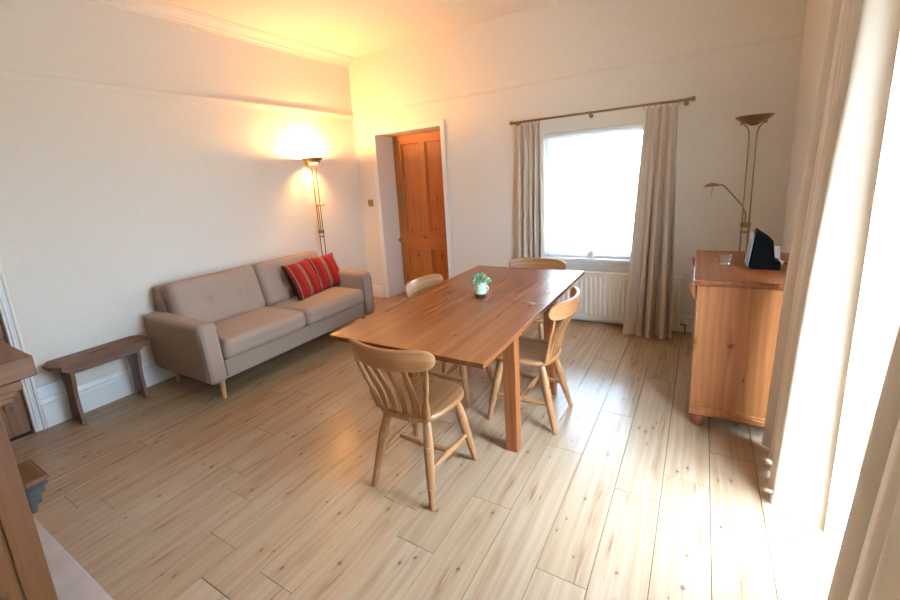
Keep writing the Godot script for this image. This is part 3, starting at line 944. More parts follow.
const SEAT := 0.438
func chair(label: String, at: Vector3, turn: float) -> Node3D:
	var t := thing("dining_chair", label, "chair", at, turn, "farmhouse chairs around the table")
	# saddle seat
	var st := begin()
	var outline := []
	for i in 40:
		var a := TAU * i / 40.0
		var cx := cos(a)
		var cz := sin(a)
		var e := 0.62
		var px := signf(cx) * pow(absf(cx), e)
		var pz := signf(cz) * pow(absf(cz), e)
		var hw := lerpf(0.208, 0.175, (pz + 1.0) * 0.5)
		outline.append(Vector3(px * hw, 0, pz * 0.198 - 0.012))
	var rows := []
	for r in [[0.0, -0.010], [0.3, -0.009], [0.6, -0.006], [0.82, -0.001], [0.94, 0.0], [0.985, -0.004], [1.0, -0.011], [0.995, -0.022], [0.96, -0.032], [0.88, -0.036], [0.0, -0.036]]:
		var row := []
		for p in outline:
			row.append(Vector3(p.x * r[0], SEAT + r[1], p.z * r[0]))
		rows.append(row)
	sheet(st, rows, true, Vector2.ONE, false, true)
	part("seat", st, M.chair_wood, t)
	# legs
	var legprof := func(l: float) -> Array:
		var out := []
		for q in [[0.0, 0.0], [0.010, 0.0], [0.0115, 0.02], [0.0145, 0.21], [0.0155, 0.225], [0.0132, 0.232], [0.0155, 0.239], [0.0165, 0.30], [0.0195, 0.52], [0.0205, 0.60], [0.0212, 0.625], [0.0185, 0.635], [0.0212, 0.645], [0.0212, 0.68], [0.0185, 0.69], [0.021, 0.70], [0.0185, 0.80], [0.0155, 0.97], [0.0, 1.0]]:
			out.append([q[0] * 1.2, q[1] * l])
		return out
	var feet := [[Vector3(-0.197, 0, -0.205), Vector3(-0.135, SEAT - 0.03, -0.13)], [Vector3(0.197, 0, -0.205), Vector3(0.135, SEAT - 0.03, -0.13)],
		[Vector3(-0.178, 0, 0.215), Vector3(-0.115, SEAT - 0.03, 0.115)], [Vector3(0.178, 0, 0.215), Vector3(0.115, SEAT - 0.03, 0.115)]]
	for f in feet:
		st = begin()
		lathe(st, legprof.call((f[1] as Vector3).distance_to(f[0])), 12, along(f[0], f[1]))
		part("leg", st, M.chair_wood, t)
	# stretchers: one each side, one across
	var on := func(k: int, h: float) -> Vector3: return (feet[k][0] as Vector3).lerp(feet[k][1], h)
	var bar := func(a: Vector3, b: Vector3) -> void:
		var l := a.distance_to(b)
		st = begin()
		var pr := []
		for q in [[0.008, 0.0], [0.0095, 0.12], [0.0135, 0.40], [0.0145, 0.46], [0.012, 0.475], [0.015, 0.49], [0.015, 0.51], [0.012, 0.525], [0.0145, 0.54], [0.0135, 0.60], [0.0095, 0.88], [0.008, 1.0]]:
			pr.append([q[0] * 1.3, q[1] * l])
		lathe(st, pr, 10, along(a, b))
		part("stretcher", st, M.chair_wood, t)
	var la: Vector3 = on.call(0, 0.42)
	var lb: Vector3 = on.call(2, 0.42)
	var ra: Vector3 = on.call(1, 0.42)
	var rb: Vector3 = on.call(3, 0.42)
	bar.call(la, lb)
	bar.call(ra, rb)
	bar.call(la.lerp(lb, 0.5), ra.lerp(rb, 0.5))
	# crest rail: bowed, with rounded ends
	st = begin()
	rows = []
	for i in 33:
		var s := sin(PI * 0.5 * (-1.0 + i / 16.0))
		var c := crest(s)
		var hh := 0.052 * sqrt(maxf(0.0, 1.0 - pow(absf(s), 9.0))) + 0.0005
		var th := 0.0125 * sqrt(maxf(0.02, 1.0 - pow(absf(s), 16.0)))
		var d := (crest(minf(s + 0.02, 1.0)) - crest(maxf(s - 0.02, -1.0))).normalized()
		var up := Vector3(0, 1, 0.16).normalized()
		up = (up - d * d.dot(up)).normalized()
		var nn := d.cross(up)
		var row := []
		for j in 16:
			var a := TAU * j / 16.0
			var ca := signf(cos(a)) * pow(absf(cos(a)), 0.45)
			var sa := signf(sin(a)) * pow(absf(sin(a)), 0.45)
			row.append(c + up * hh * sa + nn * th * ca)
		rows.append(row)
	sheet(st, rows, true)
	part("crest_rail", st, M.chair_wood, t)
	# outer posts
	for s in [-1.0, 1.0]:
		var a := Vector3(0.135 * s, SEAT - 0.004, 0.150)
		var b := crest(0.84 * s) + Vector3(0, -0.04, -0.004)
		st = begin()
		var l := a.distance_to(b)
		var pr := []
		for q in [[0.024, 0.0], [0.025, 0.10], [0.021, 0.26], [0.014, 0.34], [0.0125, 0.44], [0.015, 0.56], [0.0165, 0.62], [0.0135, 0.635], [0.0165, 0.65], [0.0135, 0.665], [0.016, 0.68], [0.015, 0.74], [0.0115, 0.92], [0.010, 1.0]]:
			pr.append([q[0], q[1] * l])
		var x := along(a, b)
		x.basis = x.basis * Basis.from_scale(Vector3(1, 1, 0.72))
		lathe(st, pr, 12, x)
		part("back_post", st, M.chair_wood, t)
	# bent flat slats
	for s in [-0.54, -0.18, 0.18, 0.54]:
		var a := Vector3(0.165 * s, SEAT - 0.004, 0.163)
		var b := crest(0.86 * s) + Vector3(0, -0.04, -0.004)
		var path := []
		var ws := []
		var ts := []
		for i in 11:
			var v := i / 10.0
			var p := a.lerp(b, v) + Vector3(0, 0, -0.016 * sin(PI * v) - 0.005 * sin(TAU * v))
			path.append(p)
			ws.append(Vector3(lerpf(0.014, 0.0185, sin(PI * minf(v * 1.2, 1.0))), 0, 0))
			ts.append(Vector3(0, 0.0, 0.0055))
		st = begin()
		strip(st, path, ws, ts)
		part("back_slat", st, M.chair_wood, t)
	return t

func crest(s: float) -> Vector3:
	return Vector3(0.243 * s, 0.763, 0.285 - 0.085 * s * s)

func chairs() -> void:
	var a := chair("lath-back pine chair tucked under the fireplace end of the table", Vector3(2.648, 0, 2.705), 0.0)
	copy_of(a, "dining_chair", "lath-back pine chair on the chest side of the table", Vector3(2.95, 0, 1.905), PI / 2)
	copy_of(a, "dining_chair", "lath-back pine chair on the sofa side of the table", Vector3(2.355, 0, 1.83), -PI / 2)
	copy_of(a, "dining_chair", "lath-back pine chair at the radiator end of the table", Vector3(2.69, 0, 1.165), PI)

func sofa() -> void:
	var z0 := 0.945
	var z1 := 2.825
	var zc := (z0 + z1) * 0.5
	var t := thing("sofa", "grey brown fabric two seat sofa with buttoned back cushions and wooden peg legs", "sofa", Vector3(0.47, 0, zc))
	var L := (z1 - z0) * 0.5
	# seat base
	var st := begin()
	rbox(st, Vector3(0.0, 0.225, 0), Vector3(0.76, 0.15, (L - 0.14) * 2.0 + 0.02), 0.012, 1, 2, 1)
	part("seat_base", st, M.sofa_fabric, t)
	# back frame, leaning
	st = begin()
	rbox(st, Vector3(-0.31, 0.49, 0.02), Vector3(0.13, 0.66, (L - 0.12) * 2.0), 0.03, 1, 2, 2, Transform3D(), func(p): return p + Vector3(-(p.y) * 0.16, 0, 0))
	part("back_frame", st, M.sofa_fabric, t)
	# arms: leaning fronts, rounded tops, slightly waisted towards the floor
	for s in [-1.0, 1.0]:
		st = begin()
		var sg: float = s
		rbox(st, Vector3(0.0, 0.382, s * (L - 0.075)), Vector3(0.82, 0.465, 0.15), 0.045, 1, 3, 3, Transform3D(),
			func(p): return Vector3(p.x + (0.02 * p.y if p.x < 0.0 else -0.05 * p.y), p.y + (0.012 * (0.4 - p.x) if p.y > 0 else 0.0), p.z + sg * 0.07 * (p.y + 0.1) * 0.5 - (0.004 if p.y < -0.2 else 0.0)))
		var arm := part("armrest", st, M.sofa_fabric, t)
		st = begin()
		for e in [-1.0, 1.0]:
			var path := []
			for i in 9:
				var y := lerpf(-0.20, 0.17, i / 8.0)
				path.append(Vector3(0.408 - 0.05 * y - 0.012, 0.382 + y, s * (L - 0.075) + e * 0.066 + s * 0.07 * (y + 0.1) * 0.5))
			tube(st, path, 0.004, 6)
		part("piping", st, M.sofa_piping, arm)
	# seat cushions
	for s in [-1.0, 1.0]:
		st = begin()
		var cw := L - 0.145
		rbox(st, Vector3(0.075, 0.378, s * cw * 0.5), Vector3(0.70, 0.155, cw - 0.006), 0.05, 1, 3, 6, Transform3D(),
			func(p): return p + Vector3(0.018 * (1.0 - pow(p.z / (cw * 0.5), 2.0)) if p.x > 0.2 else 0.0, 0.020 * (1.0 - pow(p.z / (cw * 0.5), 2.0)) * (1.0 - pow(p.x / 0.35, 2.0)) if p.y > 0 else 0.0, 0))
		part("seat_cushion", st, M.sofa_fabric, t)
	# back cushions with two buttons each
	for s in [-1.0, 1.0]:
		st = begin()
		var cw := 0.80
		var by := [-0.19, 0.15]
		var lean := Transform3D(Basis(Vector3.BACK, 0.30), Vector3(-0.185, 0.635, 0.035 + s * cw * 0.5))
		rbox(st, Vector3.ZERO, Vector3(0.17, 0.44, cw - 0.008), 0.055, 1, 3, 12, lean,
			func(p):
				var q := (1.0 - pow(p.z / (cw * 0.5), 4.0)) * (1.0 - pow(p.y / 0.22, 4.0))
				var d := 0.0
				for b in by:
					d += 0.030 * exp(-(pow(p.z - b, 2.0) + pow(p.y + 0.01, 2.0)) / 0.0022)
				return p + Vector3(0.028 * q - d if p.x > 0.0 else 0.0, 0, 0))
		var bc := part("back_cushion", st, M.sofa_fabric, t)
		for b in by:
			st = begin()
			lathe(st, [[0.0, 0.010], [0.008, 0.008], [0.013, 0.002], [0.013, -0.004]], 12, lean * along(Vector3(0.084, -0.01, b), Vector3(0.2, -0.01, b)))
			part("button", st, M.sofa_fabric, bc)
	for p in [Vector3(0.355, 0, L - 0.12), Vector3(0.34, 0, -L + 0.12), Vector3(-0.31, 0, L - 0.12), Vector3(-0.31, 0, -L + 0.12)]:
		st = begin()
		lathe(st, [[0.0, 0.0], [0.013, 0.0], [0.014, 0.004], [0.022, 0.155], [0.0, 0.155]], 14, Transform3D(Basis(), p))
		part("leg", st, M.pale_wood, t)
	# red cushions
	cushion("red striped cushion lying in front on the sofa, overlapping the other", Vector3(0.50, 0.634, 1.54), 0.39, 0.16)
	cushion("red striped cushion tucked behind, against the sofa arm", Vector3(0.44, 0.632, 1.185), 0.38, -0.06)

func cushion(label: String, at: Vector3, size: float, yaw: float) -> void:
	var t := thing("cushion", label, "cushion", at - Vector3(0, size * 0.5, 0), 0.0, "")
	var x := Transform3D(Basis(Vector3.UP, yaw) * Basis(Vector3.BACK, 0.46), Vector3(0, size * 0.5, 0))
	var n := 14
	for side in [1.0, -1.0]:
		var st := begin()
		for i in n:
			for j in n:
				var p := []
				var nr := []
				var uv := []
				for q in [[i, j], [i, j + 1], [i + 1, j + 1], [i + 1, j]]:
					var u: float = -1.0 + 2.0 * q[0] / n
					var v: float = -1.0 + 2.0 * q[1] / n
					var f := func(a: float, b: float) -> Vector3:
						var pin := 1.0 - 0.07 * (1.0 - pow(absf(b), 2.0)) * pow(absf(a), 3.0)
						var pin2 := 1.0 - 0.07 * (1.0 - pow(absf(a), 2.0)) * pow(absf(b), 3.0)
						var hgt := 0.062 * pow(maxf(0.0, (1.0 - a * a) * (1.0 - b * b)), 0.42)
						return Vector3(side * hgt, b * size * 0.5 * pin2, a * size * 0.5 * pin)
					var b0: Vector3 = f.call(u * 0.999, v * 0.999)
					var bu: Vector3 = f.call(u * 0.999 - 0.01 * signf(u + 0.001), v * 0.999)
					var bv: Vector3 = f.call(u * 0.999, v * 0.999 - 0.01 * signf(v + 0.001))
					var nn := (bu - b0).cross(bv - b0).normalized()
					if nn.x * side < 0:
						nn = -nn
					p.append(x * b0)
					nr.append(x.basis * nn)
					uv.append(Vector2(0.42 * (0.5 - u * 0.5), v * 0.2))
				if side < 0:
					p.reverse()
					nr.reverse()
					uv.reverse()
				quad(st, p, nr, uv)
		part("cover", st, M.red_stripe, t)

func bench() -> void:
	var t := thing("bench_stool", "small worn brown wooden bench with carry slot beside the sofa", "bench", Vector3(0.145, 0, 3.185))
	# top: outline with clipped corners, slot in the middle. plane (z, x) extruded in y
	var x := Transform3D(Basis(Vector3.BACK, Vector3.RIGHT, Vector3.UP), Vector3.ZERO)
	var st := begin()
	var a := 0.125
	var l := 0.31
	prism(st, [Vector2(-l, -0.05), Vector2(-l + 0.05, -a), Vector2(-0.065, -a), Vector2(-0.065, a), Vector2(-l + 0.05, a), Vector2(-l, 0.05)], 0.445, 0.465, x, 0)
	prism(st, [Vector2(l, -0.05), Vector2(l - 0.05, -a), Vector2(0.065, -a), Vector2(0.065, a), Vector2(l - 0.05, a), Vector2(l, 0.05)], 0.445, 0.465, x, 0)
	prism(st, [Vector2(-0.065, -a), Vector2(0.065, -a), Vector2(0.065, -0.012), Vector2(-0.065, -0.012)], 0.445, 0.465, x, 0)
	prism(st, [Vector2(-0.065, 0.012), Vector2(0.065, 0.012), Vector2(0.065, a), Vector2(-0.065, a)], 0.445, 0.465, x, 0)
	part("seat_board", st, M.bench_wood, t)
	for s in [-1.0, 1.0]:
		st = begin()
		prism(st, [Vector2(-l + 0.045, 0.445), Vector2(-l + 0.05, 0.43), Vector2(-l + 0.11, 0.392), Vector2(l - 0.11, 0.392), Vector2(l - 0.05, 0.43), Vector2(l - 0.045, 0.445)], -0.010, 0.010, Transform3D(Basis(Vector3.BACK, Vector3.UP, Vector3.LEFT), Vector3(s * 0.112, 0, 0)), 0, Vector2(0.1, 0.2 + s * 0.1))
		part("apron", st, M.bench_wood, t)
	for s in [-1.0, 1.0]:
		st = begin()
		var pl := []
		for q in [[0.118, 0.445], [0.100, 0.40], [0.104, 0.36], [0.094, 0.31], [0.078, 0.26], [0.073, 0.20], [0.077, 0.13], [0.088, 0.06], [0.095, 0.0], [0.040, 0.0], [0.030, 0.04], [0.0, 0.085]]:
			pl.append(Vector2(q[0], q[1]))
		for i in range(pl.size() - 2, -1, -1):
			pl.append(Vector2(-pl[i].x, pl[i].y))
		prism(st, pl, -0.011, 0.011, Transform3D(Basis(Vector3.RIGHT, Vector3.UP, Vector3.BACK), Vector3(0, 0, s * 0.205)), 1, Vector2(0.2, 0.1))
		part("end_board", st, M.bench_wood, t)

func chest() -> void:
	var t := thing("chest_of_drawers", "pine chest of drawers with darker top standing against the right wall", "chest", Vector3(4.10, 0, 1.20))
	var x0 := -0.255
	var x1 := 0.265
	var h := 0.4425
	var st := begin()
	# carcass: two sides, back, bottom
	for s in [-1.0, 1.0]:
		st = begin()
		rbox(st, Vector3((x0 + x1) * 0.5, 0.485, s * (h - 0.011)), Vector3(x1 - x0, 0.74, 0.022), 0.003, 1, 1, 1, Transform3D(), null, Vector2(0.43 if s > 0 else 0.1, 0.0))
		part("side_panel", st, M.chest_wood, t)
	st = begin()
	rbox(st, Vector3(x1 - 0.01, 0.485, 0), Vector3(0.018, 0.73, h * 2 - 0.05), 0.002)
	part("back_panel", st, M.chest_wood, t)
	# top with moulded edge
	st = begin()
	rbox(st, Vector3(0.0, 0.879, 0), Vector3(0.578, 0.022, 0.94), 0.006, 2, 2, 1, Transform3D(), null, Vector2(0.2, 0.5))
	rbox(st, Vector3(0.004, 0.861, 0), Vector3(0.55, 0.016, 0.915), 0.006, 2, 1, 1)
	part("top_board", st, M.chest_top_wood, t)
	# plinth moulding and feet
	st = begin()
	rbox(st, Vector3(0.0, 0.098, 0), Vector3(0.55, 0.034, 0.92), 0.008, 2, 2, 1)
	rbox(st, Vector3(0.003, 0.12, 0), Vector3(0.535, 0.016, 0.903), 0.006, 2, 1, 1)
	part("plinth", st, M.chest_wood, t)
	for p in [Vector3(-0.225, 0, 0.41), Vector3(-0.225, 0, -0.41), Vector3(0.225, 0, 0.41), Vector3(0.225, 0, -0.41)]:
		st = begin()
		lathe(st, [[0.0, 0.0], [0.026, 0.0], [0.036, 0.018], [0.040, 0.04], [0.032, 0.06], [0.028, 0.084], [0.0, 0.084]], 16, Transform3D(Basis(), p))
		part("foot", st, M.chest_top_wood, t)
	# front: posts, rails, drawers with knobs (they face the table)
	for s in [-1.0, 1.0]:
		st = begin()
		rbox(st, Vector3(x0 - 0.002, 0.485, s * (h - 0.032)), Vector3(0.03, 0.735, 0.06), 0.004)
		part("front_post", st, M.chest_wood, t)
		st = begin()
		tube(st, [Vector3(x0 - 0.02, 0.853, s * (h - 0.032)), Vector3(x0 - 0.038, 0.835, s * (h - 0.032)), Vector3(x0 - 0.032, 0.80, s * (h - 0.032)), Vector3(x0 - 0.016, 0.765, s * (h - 0.032))], [0.016, 0.022, 0.020, 0.010], 10)
		part("scroll_corbel", st, M.chest_top_wood, t)
	var rows := [[0.135, 0.225, 1], [0.37, 0.225, 1], [0.605, 0.225, 2]]
	for r in rows:
		var cols: int = r[2]
		for k in cols:
			var wd := (h * 2 - 0.13) / cols
			var zc := -h + 0.065 + wd * (k + 0.5)
			st = begin()
			rbox(st, Vector3(x0 + 0.003, r[0] + r[1] * 0.5, zc), Vector3(0.026, r[1] - 0.008, wd - 0.01), 0.004, 2, 1, 1, Transform3D(), null, Vector2(r[0], k * 0.3))
			var d := part("drawer", st, M.chest_wood, t)
			for q in ([-0.22, 0.22] if cols == 1 else [0.0]):
				st = begin()
				lathe(st, [[0.0, 0.0], [0.014, 0.0], [0.014, 0.003], [0.006, 0.006], [0.0, 0.006]], 14, along(Vector3(x0 - 0.01, r[0] + r[1] * 0.5, zc + q), Vector3(-1, r[0] + r[1] * 0.5, zc + q)))
				part("escutcheon", st, M.antique_brass, d)
	st = begin()
	rbox(st, Vector3(x0 + 0.005, 0.841, 0), Vector3(0.03, 0.02, h * 2 - 0.1), 0.002, 2)
	part("front_rail", st, M.chest_wood, t)

const CT := 0.89
func chest_top_items() -> void:
	var t := thing("glass_bowl", "small clear glass tumbler bowl on the chest top", "bowl", Vector3(3.965, CT, 1.205))
	var st := begin()
	lathe(st, [[0.0, 0.001], [0.024, 0.001], [0.027, 0.006], [0.037, 0.056], [0.036, 0.058], [0.034, 0.056], [0.025, 0.014], [0.022, 0.011], [0.0, 0.011]], 24)
	part("bowl", st, M.thick_glass, t)
	# tablet on a black dock, its back to the camera
	t = thing("tablet_dock", "black docked tablet standing on the chest top behind the glass bowl", "tablet", Vector3(4.082, CT, 1.262), 1.57)
	var lean := Transform3D(Basis(Vector3.RIGHT, 0.10), Vector3(0, 0.008, -0.006))
	st = begin()
	rbox(st, Vector3(0.0, 0.105, -0.008), Vector3(0.15, 0.20, 0.010), 0.003, 1, 2, 1, lean)
	part("tablet", st, M.grey_screen, t)
	st = begin()
	prism(st, [Vector2(0.0, 0.0), Vector2(0.14, 0.0), Vector2(0.138, 0.045), Vector2(0.112, 0.055), Vector2(0.098, 0.165), Vector2(0.085, 0.18), Vector2(0.028, 0.225), Vector2(0.020, 0.222)], -0.06, 0.06, Transform3D(Basis(Vector3.BACK, Vector3.UP, Vector3.LEFT), Vector3.ZERO))
	part("dock_body", st, M.black_plastic, t)
	t = thing("handset_charger", "small white cordless charger beside the black dock on chest", "charger", Vector3(4.225, CT, 1.135), 0.3)
	st = begin()
	rbox(st, Vector3(0, 0.012, 0), Vector3(0.055, 0.024, 0.06), 0.008, 1, 2, 1)
	part("cradle", st, M.white_plastic, t)
	st = begin()
	rbox(st, Vector3(0, 0.062, 0.004), Vector3(0.030, 0.085, 0.022), 0.008, 1, 2, 1, Transform3D(Basis(Vector3.RIGHT, -0.15), Vector3.ZERO))
	part("handset", st, M.white_plastic, t)
	st = begin()
	tube(st, [Vector3(4.256, CT + 0.004, 1.14), Vector3(4.29, CT + 0.003, 1.15), Vector3(4.33, CT + 0.003, 1.13), Vector3(4.365, CT + 0.004, 1.06), Vector3(4.384, CT + 0.006, 0.97)], 0.0025, 6)
	var o := part("power_cable", st, M.cable)
	tag(o, "thin black cable running from the charger to the wall", "cable")

func mother_lamp(called: String, label: String, at: Vector3, turn: float, lit: bool, arm: Array, ht: float) -> void:
	var t := thing(called, label, "lamp", at, turn, "")
	var br: Material = M.antique_brass
	var st := begin()
	lathe(st, [[0.0, 0.0], [0.118, 0.0], [0.122, 0.006], [0.120, 0.018], [0.10, 0.026], [0.02, 0.032], [0.0, 0.034]], 32)
	part("base", st, br, t)
	for s in [-1.0, 1.0]:
		st = begin()
		tube(st, [Vector3(0.022 * s, 0.028, 0), Vector3(0.022 * s, 0.5, 0), Vector3(0.022 * s, ht - 0.16, 0), Vector3(0.024 * s, ht - 0.115, 0), Vector3(0.034 * s, ht - 0.08, 0), Vector3(0.056 * s, ht - 0.055, 0), Vector3(0.068 * s, ht - 0.046, 0)], 0.0058, 8)
		part("pole", st, br, t)
		st = begin()
		lathe(st, [[0.0, -0.012], [0.009, -0.010], [0.010, 0.0], [0.008, 0.012], [0.0, 0.014]], 10, Transform3D(Basis(), Vector3(0.070 * s, ht - 0.046, 0)))
		part("end_nut", st, br, t)
	# bowl: metal dish with a glass cup under the bulb
	st = begin()
	lathe(st, [[0.040, ht - 0.053], [0.070, ht - 0.040], [0.096, ht - 0.022], [0.118, ht], [0.116, ht + 0.001], [0.094, ht - 0.018], [0.068, ht - 0.036], [0.040, ht - 0.049], [0.040, ht - 0.053]], 36)
	part("uplight_dish", st, br, t)
	st = begin()
	lathe(st, [[0.040, ht - 0.050], [0.030, ht - 0.062], [0.015, ht - 0.068], [0.0, ht - 0.069]], 24)
	part("glass_cup", st, M.frosted_glass if lit else br, t)
	st = begin()
	tube(st, [Vector3(-0.03, ht - 0.012, 0), Vector3(-0.025, ht - 0.012, 0), Vector3(0.025, ht - 0.012, 0), Vector3(0.03, ht - 0.012, 0)], [0.003, 0.006, 0.006, 0.003], 8)
	part("bulb", st, M.halogen_bulb if lit else M.frosted_glass, t)
	if lit:
		var l := OmniLight3D.new()
		l.name = "uplight"
		l.light_color = Color(1.0, 0.725, 0.43)
		l.light_energy = 3.2
		l.light_size = 0.02
		l.omni_range = 12.0
		l.omni_attenuation = 2.0
		l.shadow_enabled = true
		l.position = Vector3(0, ht - 0.012, 0)
		t.add_child(l)
	# clamp and reading arm
	var cy: float = arm[0]
	st = begin()
	rbox(st, Vector3(0, cy, 0), Vector3(0.066, 0.04, 0.022), 0.006)
	lathe(st, [[0.0, 0.0], [0.010, 0.0], [0.012, 0.018], [0.0, 0.02]], 12, along(Vector3(0, cy, 0.010), Vector3(0, cy, 0.1)))
	rbox(st, Vector3(0, cy - 0.055, 0), Vector3(0.062, 0.014, 0.018), 0.004)
	part("clamp", st, br, t)
	st = begin()
	tube(st, arm[1], 0.0055, 8)
	var ra := part("reading_arm", st, br, t)
	var hp: Vector3 = arm[1][arm[1].size() - 1]
	var hd: Vector3 = arm[2]
	st = begin()
	var up := Vector3(0, 1, 0)
	var hx := Transform3D(Basis(up.cross(hd).normalized(), up, hd.normalized()), hp + hd * 0.045)
	var rows := []
	for r in [[0.0, 0.018], [0.4, 0.016], [0.75, 0.010], [1.0, -0.004], [0.98, -0.008], [0.7, 0.004], [0.0, 0.010]]:
		var row := []
		for j in 20:
			var a := TAU * j / 20.0
			row.append(hx * Vector3(0.032 * r[0] * cos(a), r[1], 0.052 * r[0] * sin(a)))
		rows.append(row)
	sheet(st, rows, true)
	part("reading_shade", st, br, ra)
	st = begin()
	tube(st, [hx * Vector3(0, 0.0, -0.01), hx * Vector3(0, -0.05, -0.005), hx * Vector3(0, -0.085, 0.0)], 0.0022, 6)
	part("turn_handle", st, br, ra)

func lamps() -> void:
	mother_lamp("floor_lamp", "brass twin pole floor lamp, lit, in the corner behind the sofa", Vector3(0.128, 0, 0.882), 0.55, true,
		[1.02, [Vector3(0, 1.03, 0.012), Vector3(0.004, 1.10, 0.02), Vector3(0.004, 1.22, 0.02), Vector3(0.0, 1.305, 0.022), Vector3(-0.012, 1.325, 0.024)], Vector3(1, 0, 0.1)], 1.845)
	mother_lamp("floor_lamp", "brass twin pole floor lamp, unlit, in the corner behind the chest", Vector3(4.115, 0, 0.37), 0.1, false,
		[1.03, [Vector3(-0.004, 1.035, 0.014), Vector3(-0.008, 1.12, 0.016), Vector3(-0.028, 1.17, 0.016), Vector3(-0.09, 1.25, 0.016), Vector3(-0.145, 1.32, 0.016), Vector3(-0.165, 1.335, 0.016), Vector3(-0.19, 1.338, 0.016)], Vector3(-1, -0.05, 0)], 1.815)

func radiator() -> void:
	var x0 := 2.12
	var x1 := 3.715
	var y0 := 0.055
	var y1 := 0.525
	var t := thing("radiator", "cream panel radiator under the back window", "radiator", Vector3((x0 + x1) * 0.5, 0, 0.085))
	var w := x1 - x0
	var n := 36
	# fluted front sheet: flat rim, then vertical flutes that fade in towards the top and bottom
	var st := begin()
	var ys := [y0, y0 + 0.03, y0 + 0.045, y0 + 0.07, y1 - 0.07, y1 - 0.045, y1 - 0.03, y1]
	var am := [0.0, 0.0, 0.3, 1.0, 1.0, 0.3, 0.0, 0.0]
	var rows := []
	for i in ys.size():
		var row := []
		for j in n * 8 + 1:
			var s := float(j) / (n * 8)
			var u := fposmod(s * n, 1.0)
			var fl := smoothstep(0.12, 0.32, u) * (1.0 - smoothstep(0.68, 0.88, u))
			if s < 0.012 or s > 0.988:
				fl = 0.0
			row.append(Vector3(-w * 0.5 + w * s, ys[i], 0.025 + 0.011 * fl * am[i]))
		rows.append(row)
	sheet(st, rows, false, Vector2.ONE, true)
	rbox(st, Vector3(0, (y0 + y1) * 0.5, 0.0), Vector3(w, y1 - y0, 0.048), 0.006)
	part("panel", st, M.radiator_enamel, t)
	st = begin()
	rbox(st, Vector3(0, y1 + 0.003, 0.0), Vector3(w + 0.006, 0.008, 0.07), 0.002)
	for j in 60:
		box(st, Vector3(-w * 0.5 + 0.02 + (w - 0.04) * j / 59.0, y1 + 0.008, 0.0), Vector3(0.008, 0.002, 0.05))
	part("top_grille", st, M.radiator_enamel, t)
	for s in [-1.0, 1.0]:
		st = begin()
		rbox(st, Vector3(s * (w * 0.5 + 0.002), (y0 + y1) * 0.5 + 0.01, 0.0), Vector3(0.006, y1 - y0 - 0.02, 0.064), 0.002)
		part("side_cover", st, M.radiator_enamel, t)
		st = begin()
		tube(st, [Vector3(s * (w * 0.5 - 0.004), y0 + 0.035, 0), Vector3(s * (w * 0.5 + 0.045), y0 + 0.035, 0)], 0.009, 8)
		tube(st, [Vector3(s * (w * 0.5 + 0.045), 0.0, 0), Vector3(s * (w * 0.5 + 0.045), y0 + 0.05, 0)], 0.0075, 8)
		var p := part("pipe", st, M.antique_brass, t)
		st = begin()
		lathe(st, [[0.0, 0.0], [0.014, 0.0], [0.017, 0.01], [0.016, 0.03], [0.010, 0.036], [0.0, 0.037]], 12, Transform3D(Basis(), Vector3(s * (w * 0.5 + 0.045), y0 + 0.045, 0)))
		part("valve_cap", st, M.white_plastic, p)
	st = begin()
	for s in [-0.6, 0.6]:
		box(st, Vector3(s, 0.3, -0.052), Vector3(0.03, 0.36, 0.062))
	part("wall_bracket", st, M.radiator_enamel, t)

